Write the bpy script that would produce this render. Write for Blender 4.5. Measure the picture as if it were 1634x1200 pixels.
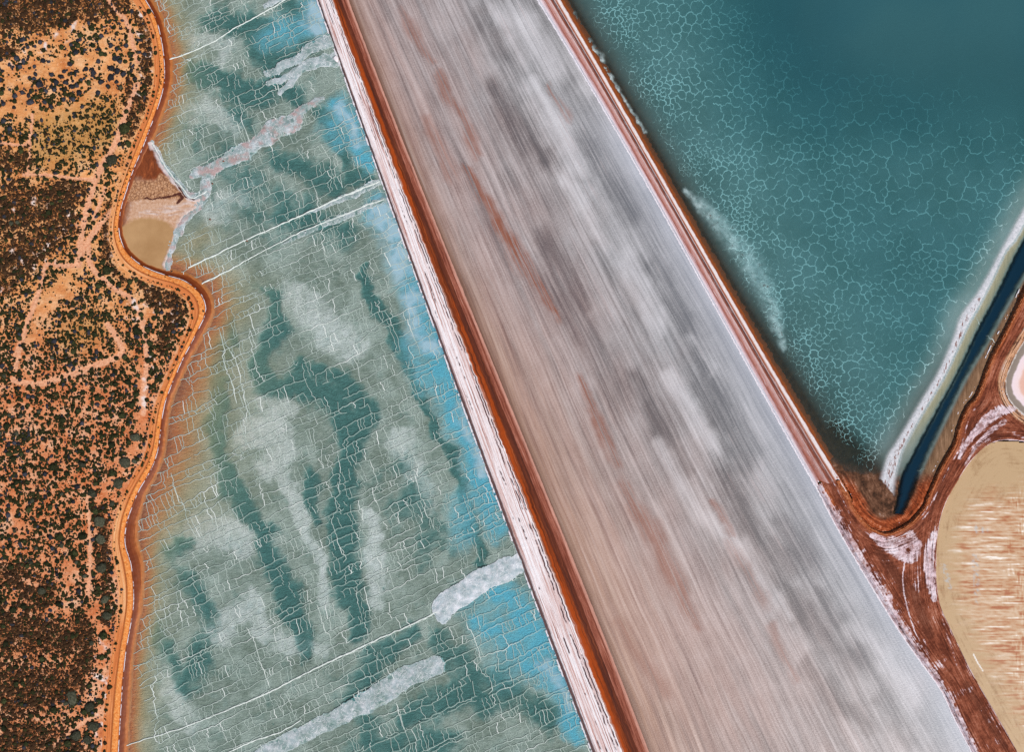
import bpy, math, random
import numpy as np
from mathutils import Vector, Matrix
from mathutils.geometry import delaunay_2d_cdt

random.seed(7)
RNG = np.random.default_rng(7)
for o in list(bpy.data.objects):
    bpy.data.objects.remove(o)
SC = bpy.context.scene
COL = SC.collection
U = 0.25                                  # metres on the ground per plan unit
CX, CY = 817.0, 600.0

# ------------------------------------------------------------------ camera, sky, sun, exposure
CAM_H = 420.0
cam_d = bpy.data.cameras.new('camera')
cam_d.sensor_fit = 'HORIZONTAL'
cam_d.sensor_width = 36.0
cam_d.lens = 36.0 * CAM_H / (1634 * U)
cam_d.clip_start = 1.0
cam_d.clip_end = 8000.0
cam = bpy.data.objects.new('camera', cam_d)
cam.location = (0, 0, CAM_H)
cam.rotation_euler = (0, 0, 0)            # looking straight down
COL.objects.link(cam)
SC.camera = cam

SUN_EL = math.radians(52)
S = Vector((0.66 * math.cos(SUN_EL), -0.75 * math.cos(SUN_EL), math.sin(SUN_EL))).normalized()
w = bpy.data.worlds.new('World')
SC.world = w
w.use_nodes = True
wn = w.node_tree.nodes
sky = wn.new('ShaderNodeTexSky')
sky.sky_type = 'NISHITA'
sky.sun_disc = False
sky.sun_elevation = SUN_EL
sky.sun_rotation = math.atan2(S.x, S.y)
bg = wn['Background']
bg.inputs['Strength'].default_value = 0.07
w.node_tree.links.new(sky.outputs[0], bg.inputs['Color'])
sl = bpy.data.lights.new('sun', 'SUN')
sl.energy = 4.0
sl.angle = math.radians(0.5)
sl.color = (1.0, 0.965, 0.92)
so = bpy.data.objects.new('sun', sl)
so.rotation_euler = S.to_track_quat('Z', 'Y').to_euler()
so.location = (100, -100, 300)
COL.objects.link(so)
SC.view_settings.view_transform = 'Standard'
SC.view_settings.look = 'None'
SC.view_settings.exposure = 0.0
SC.view_settings.gamma = 1.0
SC.view_settings.use_curve_mapping = False
SC.cycles.use_denoising = False
SC.cycles.transparent_max_bounces = 12
SC.cycles.max_bounces = 6

# ------------------------------------------------------------------ numpy toolkit
def _hash(ix, iy, seed):
    h = (ix.astype(np.int64) * 374761393 + iy.astype(np.int64) * 668265263 + seed * 1442695041) & 0xFFFFFFFF
    h = ((h ^ (h >> 13)) * 1274126177) & 0xFFFFFFFF
    h = (h ^ (h >> 16)) & 0xFFFFFFFF
    return h / 4294967296.0

_GC = np.cos(np.arange(1024) * 2 * np.pi / 1024); _GS = np.sin(np.arange(1024) * 2 * np.pi / 1024)
def gnoise(x, y, seed=0):
    x = np.asarray(x, float); y = np.asarray(y, float)
    x, y = np.broadcast_arrays(x, y)
    ix = np.floor(x); iy = np.floor(y)
    fx = x - ix; fy = y - iy
    ux = fx * fx * fx * (fx * (fx * 6 - 15) + 10); uy = fy * fy * fy * (fy * (fy * 6 - 15) + 10)
    ii = ix.astype(np.int64); jj = iy.astype(np.int64)
    def g(dx, dy):
        h = ((ii + dx) * 374761393 + (jj + dy) * 668265263 + seed * 1442695041) & 0xFFFFFFFF
        h = ((h ^ (h >> 13)) * 1274126177) & 0xFFFFFFFF
        k = (h >> 9) & 1023
        return _GC[k] * (fx - dx) + _GS[k] * (fy - dy)
    a = g(0, 0) * (1 - ux) + g(1, 0) * ux
    b = g(0, 1) * (1 - ux) + g(1, 1) * ux
    return (a * (1 - uy) + b * uy) * 1.5

def fbm(x, y, seed=0, octv=4, gain=0.5):
    t = 0; amp = 1; tot = 0; f = 1.0
    for i in range(octv):
        t = t + amp * gnoise(np.asarray(x) * f, np.asarray(y) * f, seed + i * 17)
        tot += amp; amp *= gain; f *= 2.03
    return t / tot

def sstep(a, b, x):
    t = np.clip((np.asarray(x, float) - a) / (b - a), 0, 1)
    return t * t * (3 - 2 * t)

def catmull(pts, step=3.0, closed=False):
    """dense curve through pts; rows may hold any number of columns (first two set the spacing)"""
    P = np.asarray(pts, float)
    P = np.vstack([2 * P[0] - P[1], P, 2 * P[-1] - P[-2]])
    out = []
    for i in range(1, len(P) - 2):
        p0, p1, p2, p3 = P[i - 1], P[i], P[i + 1], P[i + 2]
        n = max(2, int(np.hypot(*(p2 - p1)[:2]) / step))
        t = np.linspace(0, 1, n, endpoint=False)[:, None]
        out.append(0.5 * ((2 * p1) + (-p0 + p2) * t + (2 * p0 - 5 * p1 + 4 * p2 - p3) * t ** 2 + (-p0 + 3 * p1 - 3 * p2 + p3) * t ** 3))
    out.append(P[-2][None])
    return np.vstack(out)

def seg_dist(x, y, poly, extra=None):
    """distance of points to a polyline, with the arc position and an interpolated extra value"""
    best = np.full(x.shape, 1e9); bs = np.zeros(x.shape); be = np.zeros(x.shape); s0 = 0.0
    P = np.asarray(poly, float)
    for i in range(len(P) - 1):
        ax, ay = P[i, :2]; bx, by = P[i + 1, :2]
        dx, dy = bx - ax, by - ay; L2 = dx * dx + dy * dy + 1e-9
        t = np.clip(((x - ax) * dx + (y - ay) * dy) / L2, 0, 1)
        d = np.hypot(x - ax - t * dx, y - ay - t * dy)
        m = d < best
        best = np.where(m, d, best)
        bs = np.where(m, s0 + t * math.sqrt(L2), bs)
        if extra is not None:
            be = np.where(m, extra[i] * (1 - t) + extra[i + 1] * t, be)
        s0 += math.sqrt(L2)
    return best, bs, be

def capsule(x, y, pts):
    """soft stroke: 1 on the spine, 0 at the radius given with each point; overlapping segments take the largest"""
    f = np.zeros(x.shape)
    P = np.asarray(pts, float)
    if len(P) == 1:
        P = np.vstack([P, P + np.array([[.01, 0, 0]])])
    for i in range(len(P) - 1):
        ax, ay, ra = P[i]; bx, by, rb = P[i + 1]
        dx, dy = bx - ax, by - ay; L2 = dx * dx + dy * dy + 1e-9
        t = np.clip(((x - ax) * dx + (y - ay) * dy) / L2, 0, 1)
        d = np.hypot(x - ax - t * dx, y - ay - t * dy) / (ra + (rb - ra) * t)
        f = np.maximum(f, 1 - d)
    return f

def inside(x, y, poly):
    P = np.asarray(poly, float)[:, :2]; r = np.zeros(x.shape, bool); j = len(P) - 1
    for i in range(len(P)):
        xi, yi = P[i]; xj, yj = P[j]
        if yi != yj:
            c = ((yi > y) != (yj > y)) & (x < (xj - xi) * (y - yi) / (yj - yi) + xi)
            r ^= c
        j = i
    return r

# ------------------------------------------------------------------ mesh builders
def link(o, label=None, cat=None, group=None, kind=None, parent=None):
    COL.objects.link(o)
    if label: o['label'] = label
    if cat: o['category'] = cat
    if group: o['group'] = group
    if kind: o['kind'] = kind
    if parent: o.parent = parent
    return o

def mesh_np(name, V, F, mat, attrs=None, smooth=True):
    me = bpy.data.meshes.new(name)
    V = np.asarray(V, np.float32); F = np.asarray(F, np.int32)
    k = F.shape[1]
    me.vertices.add(len(V)); me.vertices.foreach_set('co', V.ravel())
    me.loops.add(F.size); me.loops.foreach_set('vertex_index', F.ravel())
    me.polygons.add(len(F))
    me.polygons.foreach_set('loop_start', np.arange(0, F.size, k, dtype=np.int32))
    me.polygons.foreach_set('loop_total', np.full(len(F), k, np.int32))
    me.polygons.foreach_set('use_smooth', np.full(len(F), smooth))
    for a, v in (attrs or {}).items():
        v = np.asarray(v, np.float32)
        if v.ndim == 1:
            me.attributes.new(a, 'FLOAT', 'POINT').data.foreach_set('value', v)
        else:
            me.attributes.new(a, 'FLOAT_VECTOR', 'POINT').data.foreach_set('vector', v.ravel())
    me.update(calc_edges=True)
    if mat: me.materials.append(mat)
    return me

def obj_np(name, V, F, mat, attrs=None, smooth=True, **kw):
    return link(bpy.data.objects.new(name, mesh_np(name, V, F, mat, attrs, smooth)), **kw)

def W3(x, y, z):
    return np.stack([(np.asarray(x) - CX) * U, (CY - np.asarray(y)) * U, np.broadcast_to(z, np.shape(x))], -1)

def grid_pts(poly, step):
    P = np.asarray(poly, float)
    x0, y0 = P[:, 0].min(), P[:, 1].min(); x1, y1 = P[:, 0].max(), P[:, 1].max()
    xs = np.arange(x0, x1 + step, step); ys = np.arange(y0, y1 + step, step)
    X, Y = np.meshgrid(xs, ys)
    return X, Y

def grid_mesh(name, X, Y, keep, Z, mat, attrs, **kw):
    """faces where all four corners are kept; image y runs down so the winding is chosen to face up"""
    ny, nx = X.shape
    idx = np.arange(ny * nx).reshape(ny, nx)
    k = keep[:-1, :-1] & keep[1:, :-1] & keep[:-1, 1:] & keep[1:, 1:]
    F = np.stack([idx[:-1, :-1][k], idx[1:, :-1][k], idx[1:, 1:][k], idx[:-1, 1:][k]], -1)
    used = np.unique(F)
    re = np.full(ny * nx, -1); re[used] = np.arange(len(used))
    V = W3(X.ravel()[used], Y.ravel()[used], np.broadcast_to(Z, X.shape).ravel()[used])
    at = {a: np.broadcast_to(v, X.shape).ravel()[used] for a, v in attrs.items()}
    return obj_np(name, V, re[F], mat, at, **kw)

def loft(rails, zs, sub, rag=None, vr=None, zn=0.0, seed=0):
    """rails (K,N,2) dense; returns arrays X,Y,Z,s,v each (rows, N)"""
    K, N, _ = rails.shape
    mid = rails.mean(0)
    s = np.concatenate([[0], np.cumsum(np.hypot(*np.diff(mid, axis=0).T))])
    R = rails.copy()
    cross = R[-1] - R[0]; cross /= np.linalg.norm(cross, axis=1)[:, None] + 1e-9
    if rag is not None:
        for k in range(K):
            if rag[k]:
                n = fbm(s / 14.0, np.full(N, k * 9.3), seed + k, 4, .65) * rag[k]
                R[k] += cross * n[:, None]
    rows = []; vv = []; zz = []
    sub = [sub] * (K - 1) if isinstance(sub, int) else sub
    for k in range(K - 1):
        for j in range(sub[k]):
            t = j / sub[k]
            rows.append(R[k] * (1 - t) + R[k + 1] * t); vv.append(k + t)
            zz.append(np.broadcast_to(zs[k] * (1 - t) + zs[k + 1] * t, (N,)))
    rows.append(R[-1]); vv.append(K - 1); zz.append(np.broadcast_to(zs[-1], (N,)))
    P = np.array(rows); Z = np.array(zz, float); v = np.repeat(np.array(vv)[:, None], N, 1); ss = np.repeat(s[None], len(vv), 0)
    if zn:
        Z = Z + fbm(P[..., 0] / 6, P[..., 1] / 6, seed + 40, 3) * zn
    return P[..., 0], P[..., 1], Z, ss, v

def loft_obj(name, L, v0, v1, mat, extra=None, **kw):
    X, Y, Z, s, v = L
    m = (v[:, 0] >= v0 - 1e-6) & (v[:, 0] <= v1 + 1e-6)
    X, Y, Z, s, v = X[m], Y[m], Z[m], s[m], v[m]
    r, n = X.shape
    idx = np.arange(r * n).reshape(r, n)
    F = np.stack([idx[:-1, :-1].ravel(), idx[:-1, 1:].ravel(), idx[1:, 1:].ravel(), idx[1:, :-1].ravel()], -1)
    V = W3(X, Y, Z).reshape(-1, 3)
    a = V[F[0][1]] - V[F[0][0]]; b = V[F[0][3]] - V[F[0][0]]
    if np.cross(a, b)[2] < 0: F = F[:, ::-1]
    wid = np.zeros_like(X)
    wid[1:] = np.cumsum(np.hypot(np.diff(X, axis=0), np.diff(Y, axis=0)), axis=0)
    at = {'sv': np.stack([s * U, v, wid * U], -1).reshape(-1, 3)}
    for k, q in (extra or {}).items(): at[k] = q[m].ravel()
    return obj_np(name, V, F, mat, at, **kw)

class Strips:
    """thin raised ridges along polylines, each a three-row strip with a crest"""
    def __init__(s): s.V = []; s.F = []; s.I = []; s.n = 0
    def add(s, P, inten, hw, z0, h):
        P = np.asarray(P, float); n = len(P)
        if n < 2: return
        inten = np.broadcast_to(inten, (n,)); hw = np.broadcast_to(hw, (n,))
        T = np.gradient(P, axis=0); T /= np.linalg.norm(T, axis=1)[:, None] + 1e-9
        N = np.stack([-T[:, 1], T[:, 0]], -1)
        A = P + N * hw[:, None]; B = P - N * hw[:, None]
        z0 = np.broadcast_to(z0, (n,))
        s.V.append(np.concatenate([W3(A[:, 0], A[:, 1], z0), W3(P[:, 0], P[:, 1], z0 + h * inten), W3(B[:, 0], B[:, 1], z0)]))
        s.I.append(np.concatenate([inten] * 3))
        ok = np.where((inten[:-1] > .07) & (inten[1:] > .07))[0]
        i = ok + s.n
        f1 = np.stack([i, i + 1, i + n + 1, i + n], -1); f2 = f1 + n
        s.F.append(np.concatenate([f1, f2])); s.n += 3 * n
    def build(s, name, mat, **kw):
        V = np.concatenate(s.V); F = np.concatenate(s.F)
        f = F[0]; a = V[f[1]] - V[f[0]]; b = V[f[3]] - V[f[0]]
        c = np.cross(V[F[:, 1]] - V[F[:, 0]], V[F[:, 3]] - V[F[:, 0]])[:, 2]
        F = np.where((c < 0)[:, None], F[:, ::-1], F)
        return obj_np(name, V, F, mat, {'inten': np.concatenate(s.I)}, **kw)

# ------------------------------------------------------------------ material toolkit
def c(r, g, b, k=0.92):
    f = lambda v: (v / 255 / 12.92 if v / 255 <= .04045 else ((v / 255 + .055) / 1.055) ** 2.4) * k
    return (f(r), f(g), f(b), 1.0)

class M:
    def __init__(s, name):
        s.m = bpy.data.materials.new(name); s.m.use_nodes = True
        s.t = s.m.node_tree; s.t.nodes.clear()
        s.out = s.t.nodes.new('ShaderNodeOutputMaterial')
        s._oc = None
    def put(s, sock, v):
        if v is None: return
        if isinstance(v, bpy.types.NodeSocket): s.t.links.new(v, sock)
        else: sock.default_value = v
    def obj(s):
        if s._oc is None: s._oc = s.t.nodes.new('ShaderNodeTexCoord').outputs['Object']
        return s._oc
    def attr(s, n, vec=False):
        a = s.t.nodes.new('ShaderNodeAttribute'); a.attribute_name = n
        return a.outputs['Vector' if vec else 'Fac']
    def math(s, op, a, b=None, clamp=False):
        n = s.t.nodes.new('ShaderNodeMath'); n.operation = op; n.use_clamp = clamp
        s.put(n.inputs[0], a); s.put(n.inputs[1], b)
        return n.outputs[0]
    def add(s, a, b): return s.math('ADD', a, b)
    def mul(s, a, b): return s.math('MULTIPLY', a, b)
    def mr(s, x, a, b, lo=0., hi=1., smooth=True):
        n = s.t.nodes.new('ShaderNodeMapRange'); n.interpolation_type = 'SMOOTHSTEP' if smooth else 'LINEAR'
        for k, v in zip((0, 1, 2, 3, 4), (x, a, b, lo, hi)): s.put(n.inputs[k], v)
        return n.outputs[0]
    def mix(s, f, a, b, mode='MIX'):
        n = s.t.nodes.new('ShaderNodeMix'); n.data_type = 'RGBA'; n.blend_type = mode
        s.put(n.inputs[0], f); s.put(n.inputs[6], a); s.put(n.inputs[7], b)
        return n.outputs[2]
    def xform(s, v, rot=0., sc=(1, 1, 1), loc=(0, 0, 0)):
        n = s.t.nodes.new('ShaderNodeMapping'); s.put(n.inputs[0], v)
        n.inputs['Rotation'].default_value = (0, 0, rot); n.inputs['Scale'].default_value = sc; n.inputs['Location'].default_value = loc
        return n.outputs[0]
    def noise(s, v, scale, detail=4., rough=.6, dist=0.):
        n = s.t.nodes.new('ShaderNodeTexNoise'); s.put(n.inputs['Vector'], v)
        n.inputs['Scale'].default_value = scale; n.inputs['Detail'].default_value = detail
        n.inputs['Roughness'].default_value = rough; n.inputs['Distortion'].default_value = dist
        return n.outputs['Fac']
    def vor(s, v, scale, feat='F1', out='Distance', rnd=1.0):
        n = s.t.nodes.new('ShaderNodeTexVoronoi'); n.feature = feat; s.put(n.inputs['Vector'], v)
        n.inputs['Scale'].default_value = scale; n.inputs['Randomness'].default_value = rnd
        return n.outputs[out]
    def sep(s, v):
        n = s.t.nodes.new('ShaderNodeSeparateXYZ'); s.put(n.inputs[0], v); return n.outputs
    def comb(s, x, y, z=0.):
        n = s.t.nodes.new('ShaderNodeCombineXYZ')
        for k, v in enumerate((x, y, z)): s.put(n.inputs[k], v)
        return n.outputs[0]
    def ramp(s, f, stops, ease=False):
        n = s.t.nodes.new('ShaderNodeValToRGB'); s.put(n.inputs[0], f)
        n.color_ramp.interpolation = 'EASE' if ease else 'LINEAR'
        e = n.color_ramp.elements
        while len(e) < len(stops): e.new(.5)
        for k, (p, q) in enumerate(stops): e[k].position = p; e[k].color = q
        return n.outputs[0]
    def bump(s, h, strength=.5, dist=.2, normal=None):
        n = s.t.nodes.new('ShaderNodeBump'); s.put(n.inputs['Height'], h)
        n.inputs['Strength'].default_value = strength; n.inputs['Distance'].default_value = dist
        if normal is not None: s.put(n.inputs['Normal'], normal)
        return n.outputs[0]
    def surf(s, col, rough=.9, spec=.15, normal=None):
        p = s.t.nodes.new('ShaderNodeBsdfPrincipled')
        s.put(p.inputs['Base Color'], col); s.put(p.inputs['Roughness'], rough); s.put(p.inputs['Specular IOR Level'], spec)
        s.put(p.inputs['Normal'], normal)
        s.t.links.new(p.outputs[0], s.out.inputs['Surface'])
        return s.m
    def water(s, tint, milk, milkf, rough=.08, normal=None):
        """clear tinted water with some suspended matter and a mirror-like skin"""
        N = s.t.nodes
        tr = N.new('ShaderNodeBsdfTransparent'); s.put(tr.inputs[0], tint)
        df = N.new('ShaderNodeBsdfDiffuse'); s.put(df.inputs[0], milk)
        m1 = N.new('ShaderNodeMixShader'); s.put(m1.inputs[0], milkf)
        s.t.links.new(tr.outputs[0], m1.inputs[1]); s.t.links.new(df.outputs[0], m1.inputs[2])
        gl = N.new('ShaderNodeBsdfGlossy'); gl.inputs['Roughness'].default_value = rough
        fr = N.new('ShaderNodeFresnel'); fr.inputs[0].default_value = 1.33
        if normal is not None:
            s.put(gl.inputs['Normal'], normal); s.put(fr.inputs['Normal'], normal); s.put(df.inputs['Normal'], normal)
        m2 = N.new('ShaderNodeMixShader'); s.t.links.new(fr.outputs[0], m2.inputs[0])
        s.t.links.new(m1.outputs[0], m2.inputs[1]); s.t.links.new(gl.outputs[0], m2.inputs[2])
        s.t.links.new(m2.outputs[0], s.out.inputs['Surface'])
        return s.m

# ------------------------------------------------------------------ plan: the traced edges of the place
ROAD = np.array([  # left edge x,y, right edge x,y, width of the red shallows beyond it
 (175,-70,190,-72,8),(196,-30,213,-34,8),(213,0,230,-3,8),(233,33,248,29,9),(244,66,257,62,9),(248,100,262,98,10),(247,133,262,133,10),(239,167,253,168,9),
 (227,200,240,203,9),(212,233,227,238,7),(200,266,213,271,6),(188,300,202,304,6),(180,333,193,335,6),(175,367,190,366,6),(179,397,196,391,6),
 (188,418,208,409,7),(203,433,226,424,7),(222,445,247,434,8),(243,453,268,441,9),(264,459,292,448,10),(284,466,311,460,11),(297,476,323,474,11),
 (304,490,328,490,11),(305,505,326,505,10),(301,522,318,522,9),(294,541,306,546,8),(284,563,293,570,8),(273,588,284,590,8),(262,612,273,616,7),
 (252,636,264,641,7),(245,661,259,666,7),(240,690,256,691,7),(236,714,253,713,8),(227,737,246,738,8),(214,759,235,760,9),(203,780,222,782,10),
 (193,802,212,806,12),(185,833,202,836,16),(181,866,200,868,18),(185,900,209,900,17),(191,933,213,933,14),(191,966,213,967,11),(187,1000,208,1000,9),
 (182,1033,202,1033,9),(177,1066,198,1067,10),(172,1100,195,1100,11),(168,1133,193,1133,11),(166,1166,191,1166,11),(164,1200,189,1200,12),(162,1235,187,1236,12),(158,1280,184,1281,12)], float)
LY = [-70, 0, 100, 200, 300, 400, 500, 600, 700, 800, 900, 1000, 1100, 1200, 1280]
L_A = [482, 507, 543, 581, 615, 650, 684, 720, 757, 797, 834, 871, 908, 945, 975]      # water edge on the west
L_B = [506, 529, 564, 606, 651, 681, 713, 757, 800, 839, 877, 918, 954, 992, 1022]     # end of the white crust
L_C = [520, 543, 583, 626, 663, 702, 735, 780, 820, 861, 902, 946, 981, 1017, 1047]    # start of the ledge
L_D = [528, 553, 592, 635, 673, 712, 747, 792, 833, 874, 915, 960, 996, 1032, 1062]    # end of the ledge
RY = [-70, 0, 100, 200, 300, 400, 500, 600, 700, 760, 800]
R_A = [815, 857, 918, 980, 1038, 1091, 1144, 1203, 1258, 1294, 1313]
R_B = [853, 891, 951, 1012, 1067, 1119, 1178, 1240, 1301, 1336, 1359]
_fit = lambda v, y: list(np.polyval(np.polyfit(y, v, 3), y))
L_A, L_B, L_C, L_D = (_fit(v, LY) for v in (L_A, L_B, L_C, L_D))
R_A, R_B = _fit(R_A, RY), _fit(R_B, RY)
RL_LOW = [(1313,800),(1340,850),(1369,900),(1399,950),(1430,1000),(1464,1050),(1500,1100),(1524,1150),(1550,1200),(1600,1290)]
CLIFF = [(1760,250),(1700,345),(1660,415),(1634,462),(1621,490),(1601,530),(1577,577),(1557,630),(1541,650),(1527,683),(1521,707),(1504,737),(1490,765),(1484,779),(1477,795),(1472,808),(1462,820),
         (1452,831),(1441,839),(1426,846),(1411,850),(1388,841),(1370,823),(1356,800),(1338,765)]
TAN = [(1760,712),(1690,707),(1634,705),(1601,703),(1577,710),(1557,727),(1541,747),(1527,770),(1517,787),(1509,803),(1501,827),(1496,857),(1494,893),(1495,933),(1501,967),(1514,997),(1531,1033),(1551,1073),(1574,1113),(1597,1153),(1622,1197),(1672,1290)]
PINK = [(1760,330),(1700,430),(1660,495),(1640,532),(1622,560),(1612,580),(1605,597),(1602,612),(1604,628),(1610,641),(1622,654),(1634,664),(1670,684),(1760,694)]
BAR_W = [(1770,130),(1710,220),(1660,290),(1629,337),(1607,377),(1594,400),(1577,433),(1557,467),(1531,503),(1521,533),(1507,567),(1491,600),(1471,633),(1451,667),(1427,707),(1416,723),(1409,743),(1404,764)]
BAR_E = [(1790,140),(1725,238),(1672,308),(1641,352),(1621,386),(1607,402),(1586,447),(1566,487),(1546,523),(1526,567),(1512,597),(1493,630),(1473,663),(1456,693),(1442,720),(1435,743),(1430,764),(1426,790)]
CAN_W = [(1780,170),(1690,300),(1650,352),(1621,400),(1591,463),(1557,527),(1524,597),(1491,657),(1457,720),(1437,760),(1431,795),(1424,822)]
CAN_E = [(1790,215),(1710,325),(1662,398),(1634,443),(1601,500),(1574,550),(1544,600),(1514,660),(1491,707),(1471,750),(1454,793),(1441,822)]
xl = lambda L: np.stack([L, LY], -1)
roadD = catmull(ROAD, 2.0)
shoreD = roadD[:, 2:4].copy()
_t = np.gradient(roadD[:, 2:4], axis=0); _t /= np.linalg.norm(_t, axis=1)[:, None]
_n = np.stack([_t[:, 1], -_t[:, 0]], -1)
_n *= np.sign((_n * (roadD[:, 2:4] - roadD[:, 0:2])).sum(1))[:, None]
shoreD = roadD[:, 2:4] + _n * roadD[:, 4:5]
outerD = roadD[:, 2:4] + _n * (roadD[:, 4:5] + 10)
LD = catmull(np.concatenate([xl(L_A), xl(L_B), xl(L_C), xl(L_D)], 1), 2.0)
RD = catmull(np.stack([R_A, RY, R_B, RY], -1), 2.0)

# ------------------------------------------------------------------ far ground
m = M('far_earth')
far_mat = m.surf(m.ramp(m.noise(m.obj(), .03, 8, .7), [(.3, c(120, 66, 40)), (.55, c(186, 122, 82)), (.7, c(214, 168, 132))]))
_i = [(-166, 1272), (1756, 1272), (1756, -64), (-166, -64)]
_vi = [tuple(W3(a, b, .3)) for a, b in _i]
_vo = [(-3000, -3000, .3), (3000, -3000, .3), (3000, 3000, .3), (-3000, 3000, .3)]
_vb = [(x, y, -7.) for x, y, z in _vi]
me = mesh_np('ground', _vo + _vi + _vb, [(0, 1, 5, 4), (1, 2, 6, 5), (2, 3, 7, 6), (3, 0, 4, 7), (8, 9, 10, 11)], far_mat, smooth=False)
link(bpy.data.objects.new('ground', me), kind='structure')

# ------------------------------------------------------------------ western scrubland
DARK = [  # strokes of dense dark heath
 [(-60,20,60),(40,25,50),(120,15,42),(190,5,30)], [(225,25,14),(238,70,14),(236,130,14),(225,175,12)], [(-60,90,30),(20,85,22)],
 [(-60,255,40),(0,255,34),(40,258,26)], [(-60,330,70),(20,340,60),(70,330,55),(115,310,36)], [(-60,420,60),(20,420,50),(70,390,40),(100,350,40)],
 [(175,330,12),(176,370,14),(170,410,14)], [(180,425,16),(215,450,16),(250,475,22),(285,480,18)], [(285,500,20),(270,530,18),(255,560,16)],
 [(-60,470,34),(20,455,26)], [(-60,920,40),(30,915,30),(70,950,38)], [(-60,1010,70),(40,1010,60),(100,1020,40)],
 [(-60,1110,80),(50,1100,70),(110,1090,46)], [(-60,1200,80),(60,1190,70),(120,1200,40)], [(130,1000,30),(140,1060,26)], [(205,130,10),(215,180,14),(205,215,12)],
 [(160,812,14),(165,860,14),(168,905,14),(174,970,12),(166,1020,12)]]
BARE = [  # strokes of open sand
 [(0,105,7),(45,88,8),(95,62,10),(130,45,10),(150,55,8)], [(-40,160,14),(30,178,14),(80,190,16),(120,172,11),(165,142,9),(195,130,8)], [(20,130,12),(60,112,14),(105,105,16),(150,95,12)],
 [(0,150,10),(40,160,10),(60,180,14)], [(175,80,12),(170,110,14),(180,145,8)], [(140,278,12),(155,290,10)],
 [(125,430,14),(100,450,16),(70,500,16),(55,545,14)], [(85,480,14),(130,460,12)], [(195,420,8),(222,470,10),(235,500,10)], [(232,575,9),(228,620,9),(230,665,10),(215,720,9),(190,740,8)],
 [(180,760,8),(172,790,8)], [(160,985,7),(166,1000,9),(170,1080,7)], [(50,925,9),(60,935,8)], [(130,905,7),(100,925,7)], [(155,960,7),(152,985,9)], [(20,820,10),(45,840,8)], [(160,1080,10),(158,1110,8)], [(163,1140,6),(160,1180,8)]]
TRACKS = [([(172,-20),(180,10),(197,26),(208,45),(214,70),(222,100)], 3), ([(221,136),(210,165),(197,200),(186,232),(170,258),(156,285),(148,310),(138,350),(132,385),(128,420)], 4.2),
 ([(182,336),(165,355),(150,375),(136,400),(128,424)], 4), ([(170,300),(160,330),(152,350)], 2.4), ([(144,395),(148,425),(170,448),(195,468),(212,478),(226,505),(235,545),(237,580),(232,620),(231,660)], 3.6),
 ([(128,424),(100,425),(76,424),(70,450),(56,490),(42,530),(28,590)], 3.2), ([(62,470),(44,520),(24,575)], 1.6), ([(24,606),(60,613),(110,600),(150,585),(190,570),(198,558),(188,538),(174,518)], 4.2),
 ([(55,185),(52,225),(47,276),(41,279),(75,280),(110,284),(150,288)], 2), ([(142,790),(146,850),(147,905),(144,950)], 2.6), ([(92,1185),(112,1168),(135,1152),(162,1136)], 3.2), ([(0,1118),(8,1148),(0,1180)], 2), ([(-60,210),(0,228),(45,232),(50,215)], 1.8)]
def land_fields(x, y):
    wx = x + 14 * fbm(x / 30, y / 30, 3, 5, .6); wy = y + 14 * fbm(x / 30 + 9, y / 30, 4, 5, .6)
    dark = np.zeros(x.shape); bare = np.zeros(x.shape); tr = np.zeros(x.shape)
    for s in DARK: dark = np.maximum(dark, sstep(-.05, .75, capsule(wx, wy, s) + .45 * fbm(x / 11, y / 11, 7, 4)))
    for s in BARE: bare = np.maximum(bare, sstep(0, .5, capsule(wx, wy, s)))
    for p, r in TRACKS:
        P = catmull([(a, b) for a, b in p], 8)
        d, _, _ = seg_dist(x + 1.4 * fbm(x / 9, y / 9, 5), y + 1.4 * fbm(x / 9, y / 9, 6), P)
        tr = np.maximum(tr, 1 - sstep(r * .75, r * 1.5, d))
    return dark * (1 - .8 * bare), bare, tr
def land_z(x, y):
    return 1.75 + .8 * fbm(x / 90, y / 90, 11, 3) + .22 * fbm(x / 14, y / 14, 12, 3)
land_poly = np.vstack([[(-170, -70)], roadD[:, :2] + _n * 5, [(-170, 1280)]])
X, Y = grid_pts(land_poly, 2.0)
keep = inside(X, Y, land_poly)
dk, br, tr = land_fields(X, Y)
LG = (Y[0, 0], X[0, 0], dk, br, tr)
ed, _, _ = seg_dist(X, Y, roadD[::4, :2])
Zl = land_z(X, Y) - .12 * tr
e = sstep(2, 26, ed)
Zl = Zl * e + 1.30 * (1 - e)
red = sstep(420, 640, Y + 60 * fbm(X / 80, Y / 80, 19)) 
chalk = sstep(.12, .4, fbm(X / 16, Y / 16, 23)) * np.maximum.reduce([sstep(0, .6, capsule(X, Y, q)) for q in
        ([(0, 105, 12), (60, 82, 12), (110, 55, 16), (138, 38, 16)], [(20, 335, 22), (70, 318, 26), (110, 350, 22), (100, 400, 26), (40, 410, 40)], [(176, 345, 10), (178, 420, 10)],
         [(225, 490, 40), (285, 500, 26)], [(240, 560, 14), (233, 650, 12)], [(160, 1010, 18), (166, 1130, 20), (165, 1190, 16)], [(225, 20, 14), (238, 110, 14), (225, 160, 14)], [(0, 470, 30)])])
m = M('scrub_sand')
o_ = m.obj(); A = m.attr
fine = m.noise(o_, 1.1, 6, .72); mid = m.noise(o_, .16, 5, .65)
wave = m.noise(m.xform(o_, math.radians(28), (.35, 1.5, 1)), .8, 4, .65)
sand = m.mix(A('red'), m.ramp(mid, [(.3, c(204, 124, 68)), (.5, c(228, 158, 98)), (.72, c(240, 190, 142))]), m.ramp(mid, [(.3, c(196, 104, 56)), (.5, c(220, 142, 96)), (.72, c(238, 188, 152))]))
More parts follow.
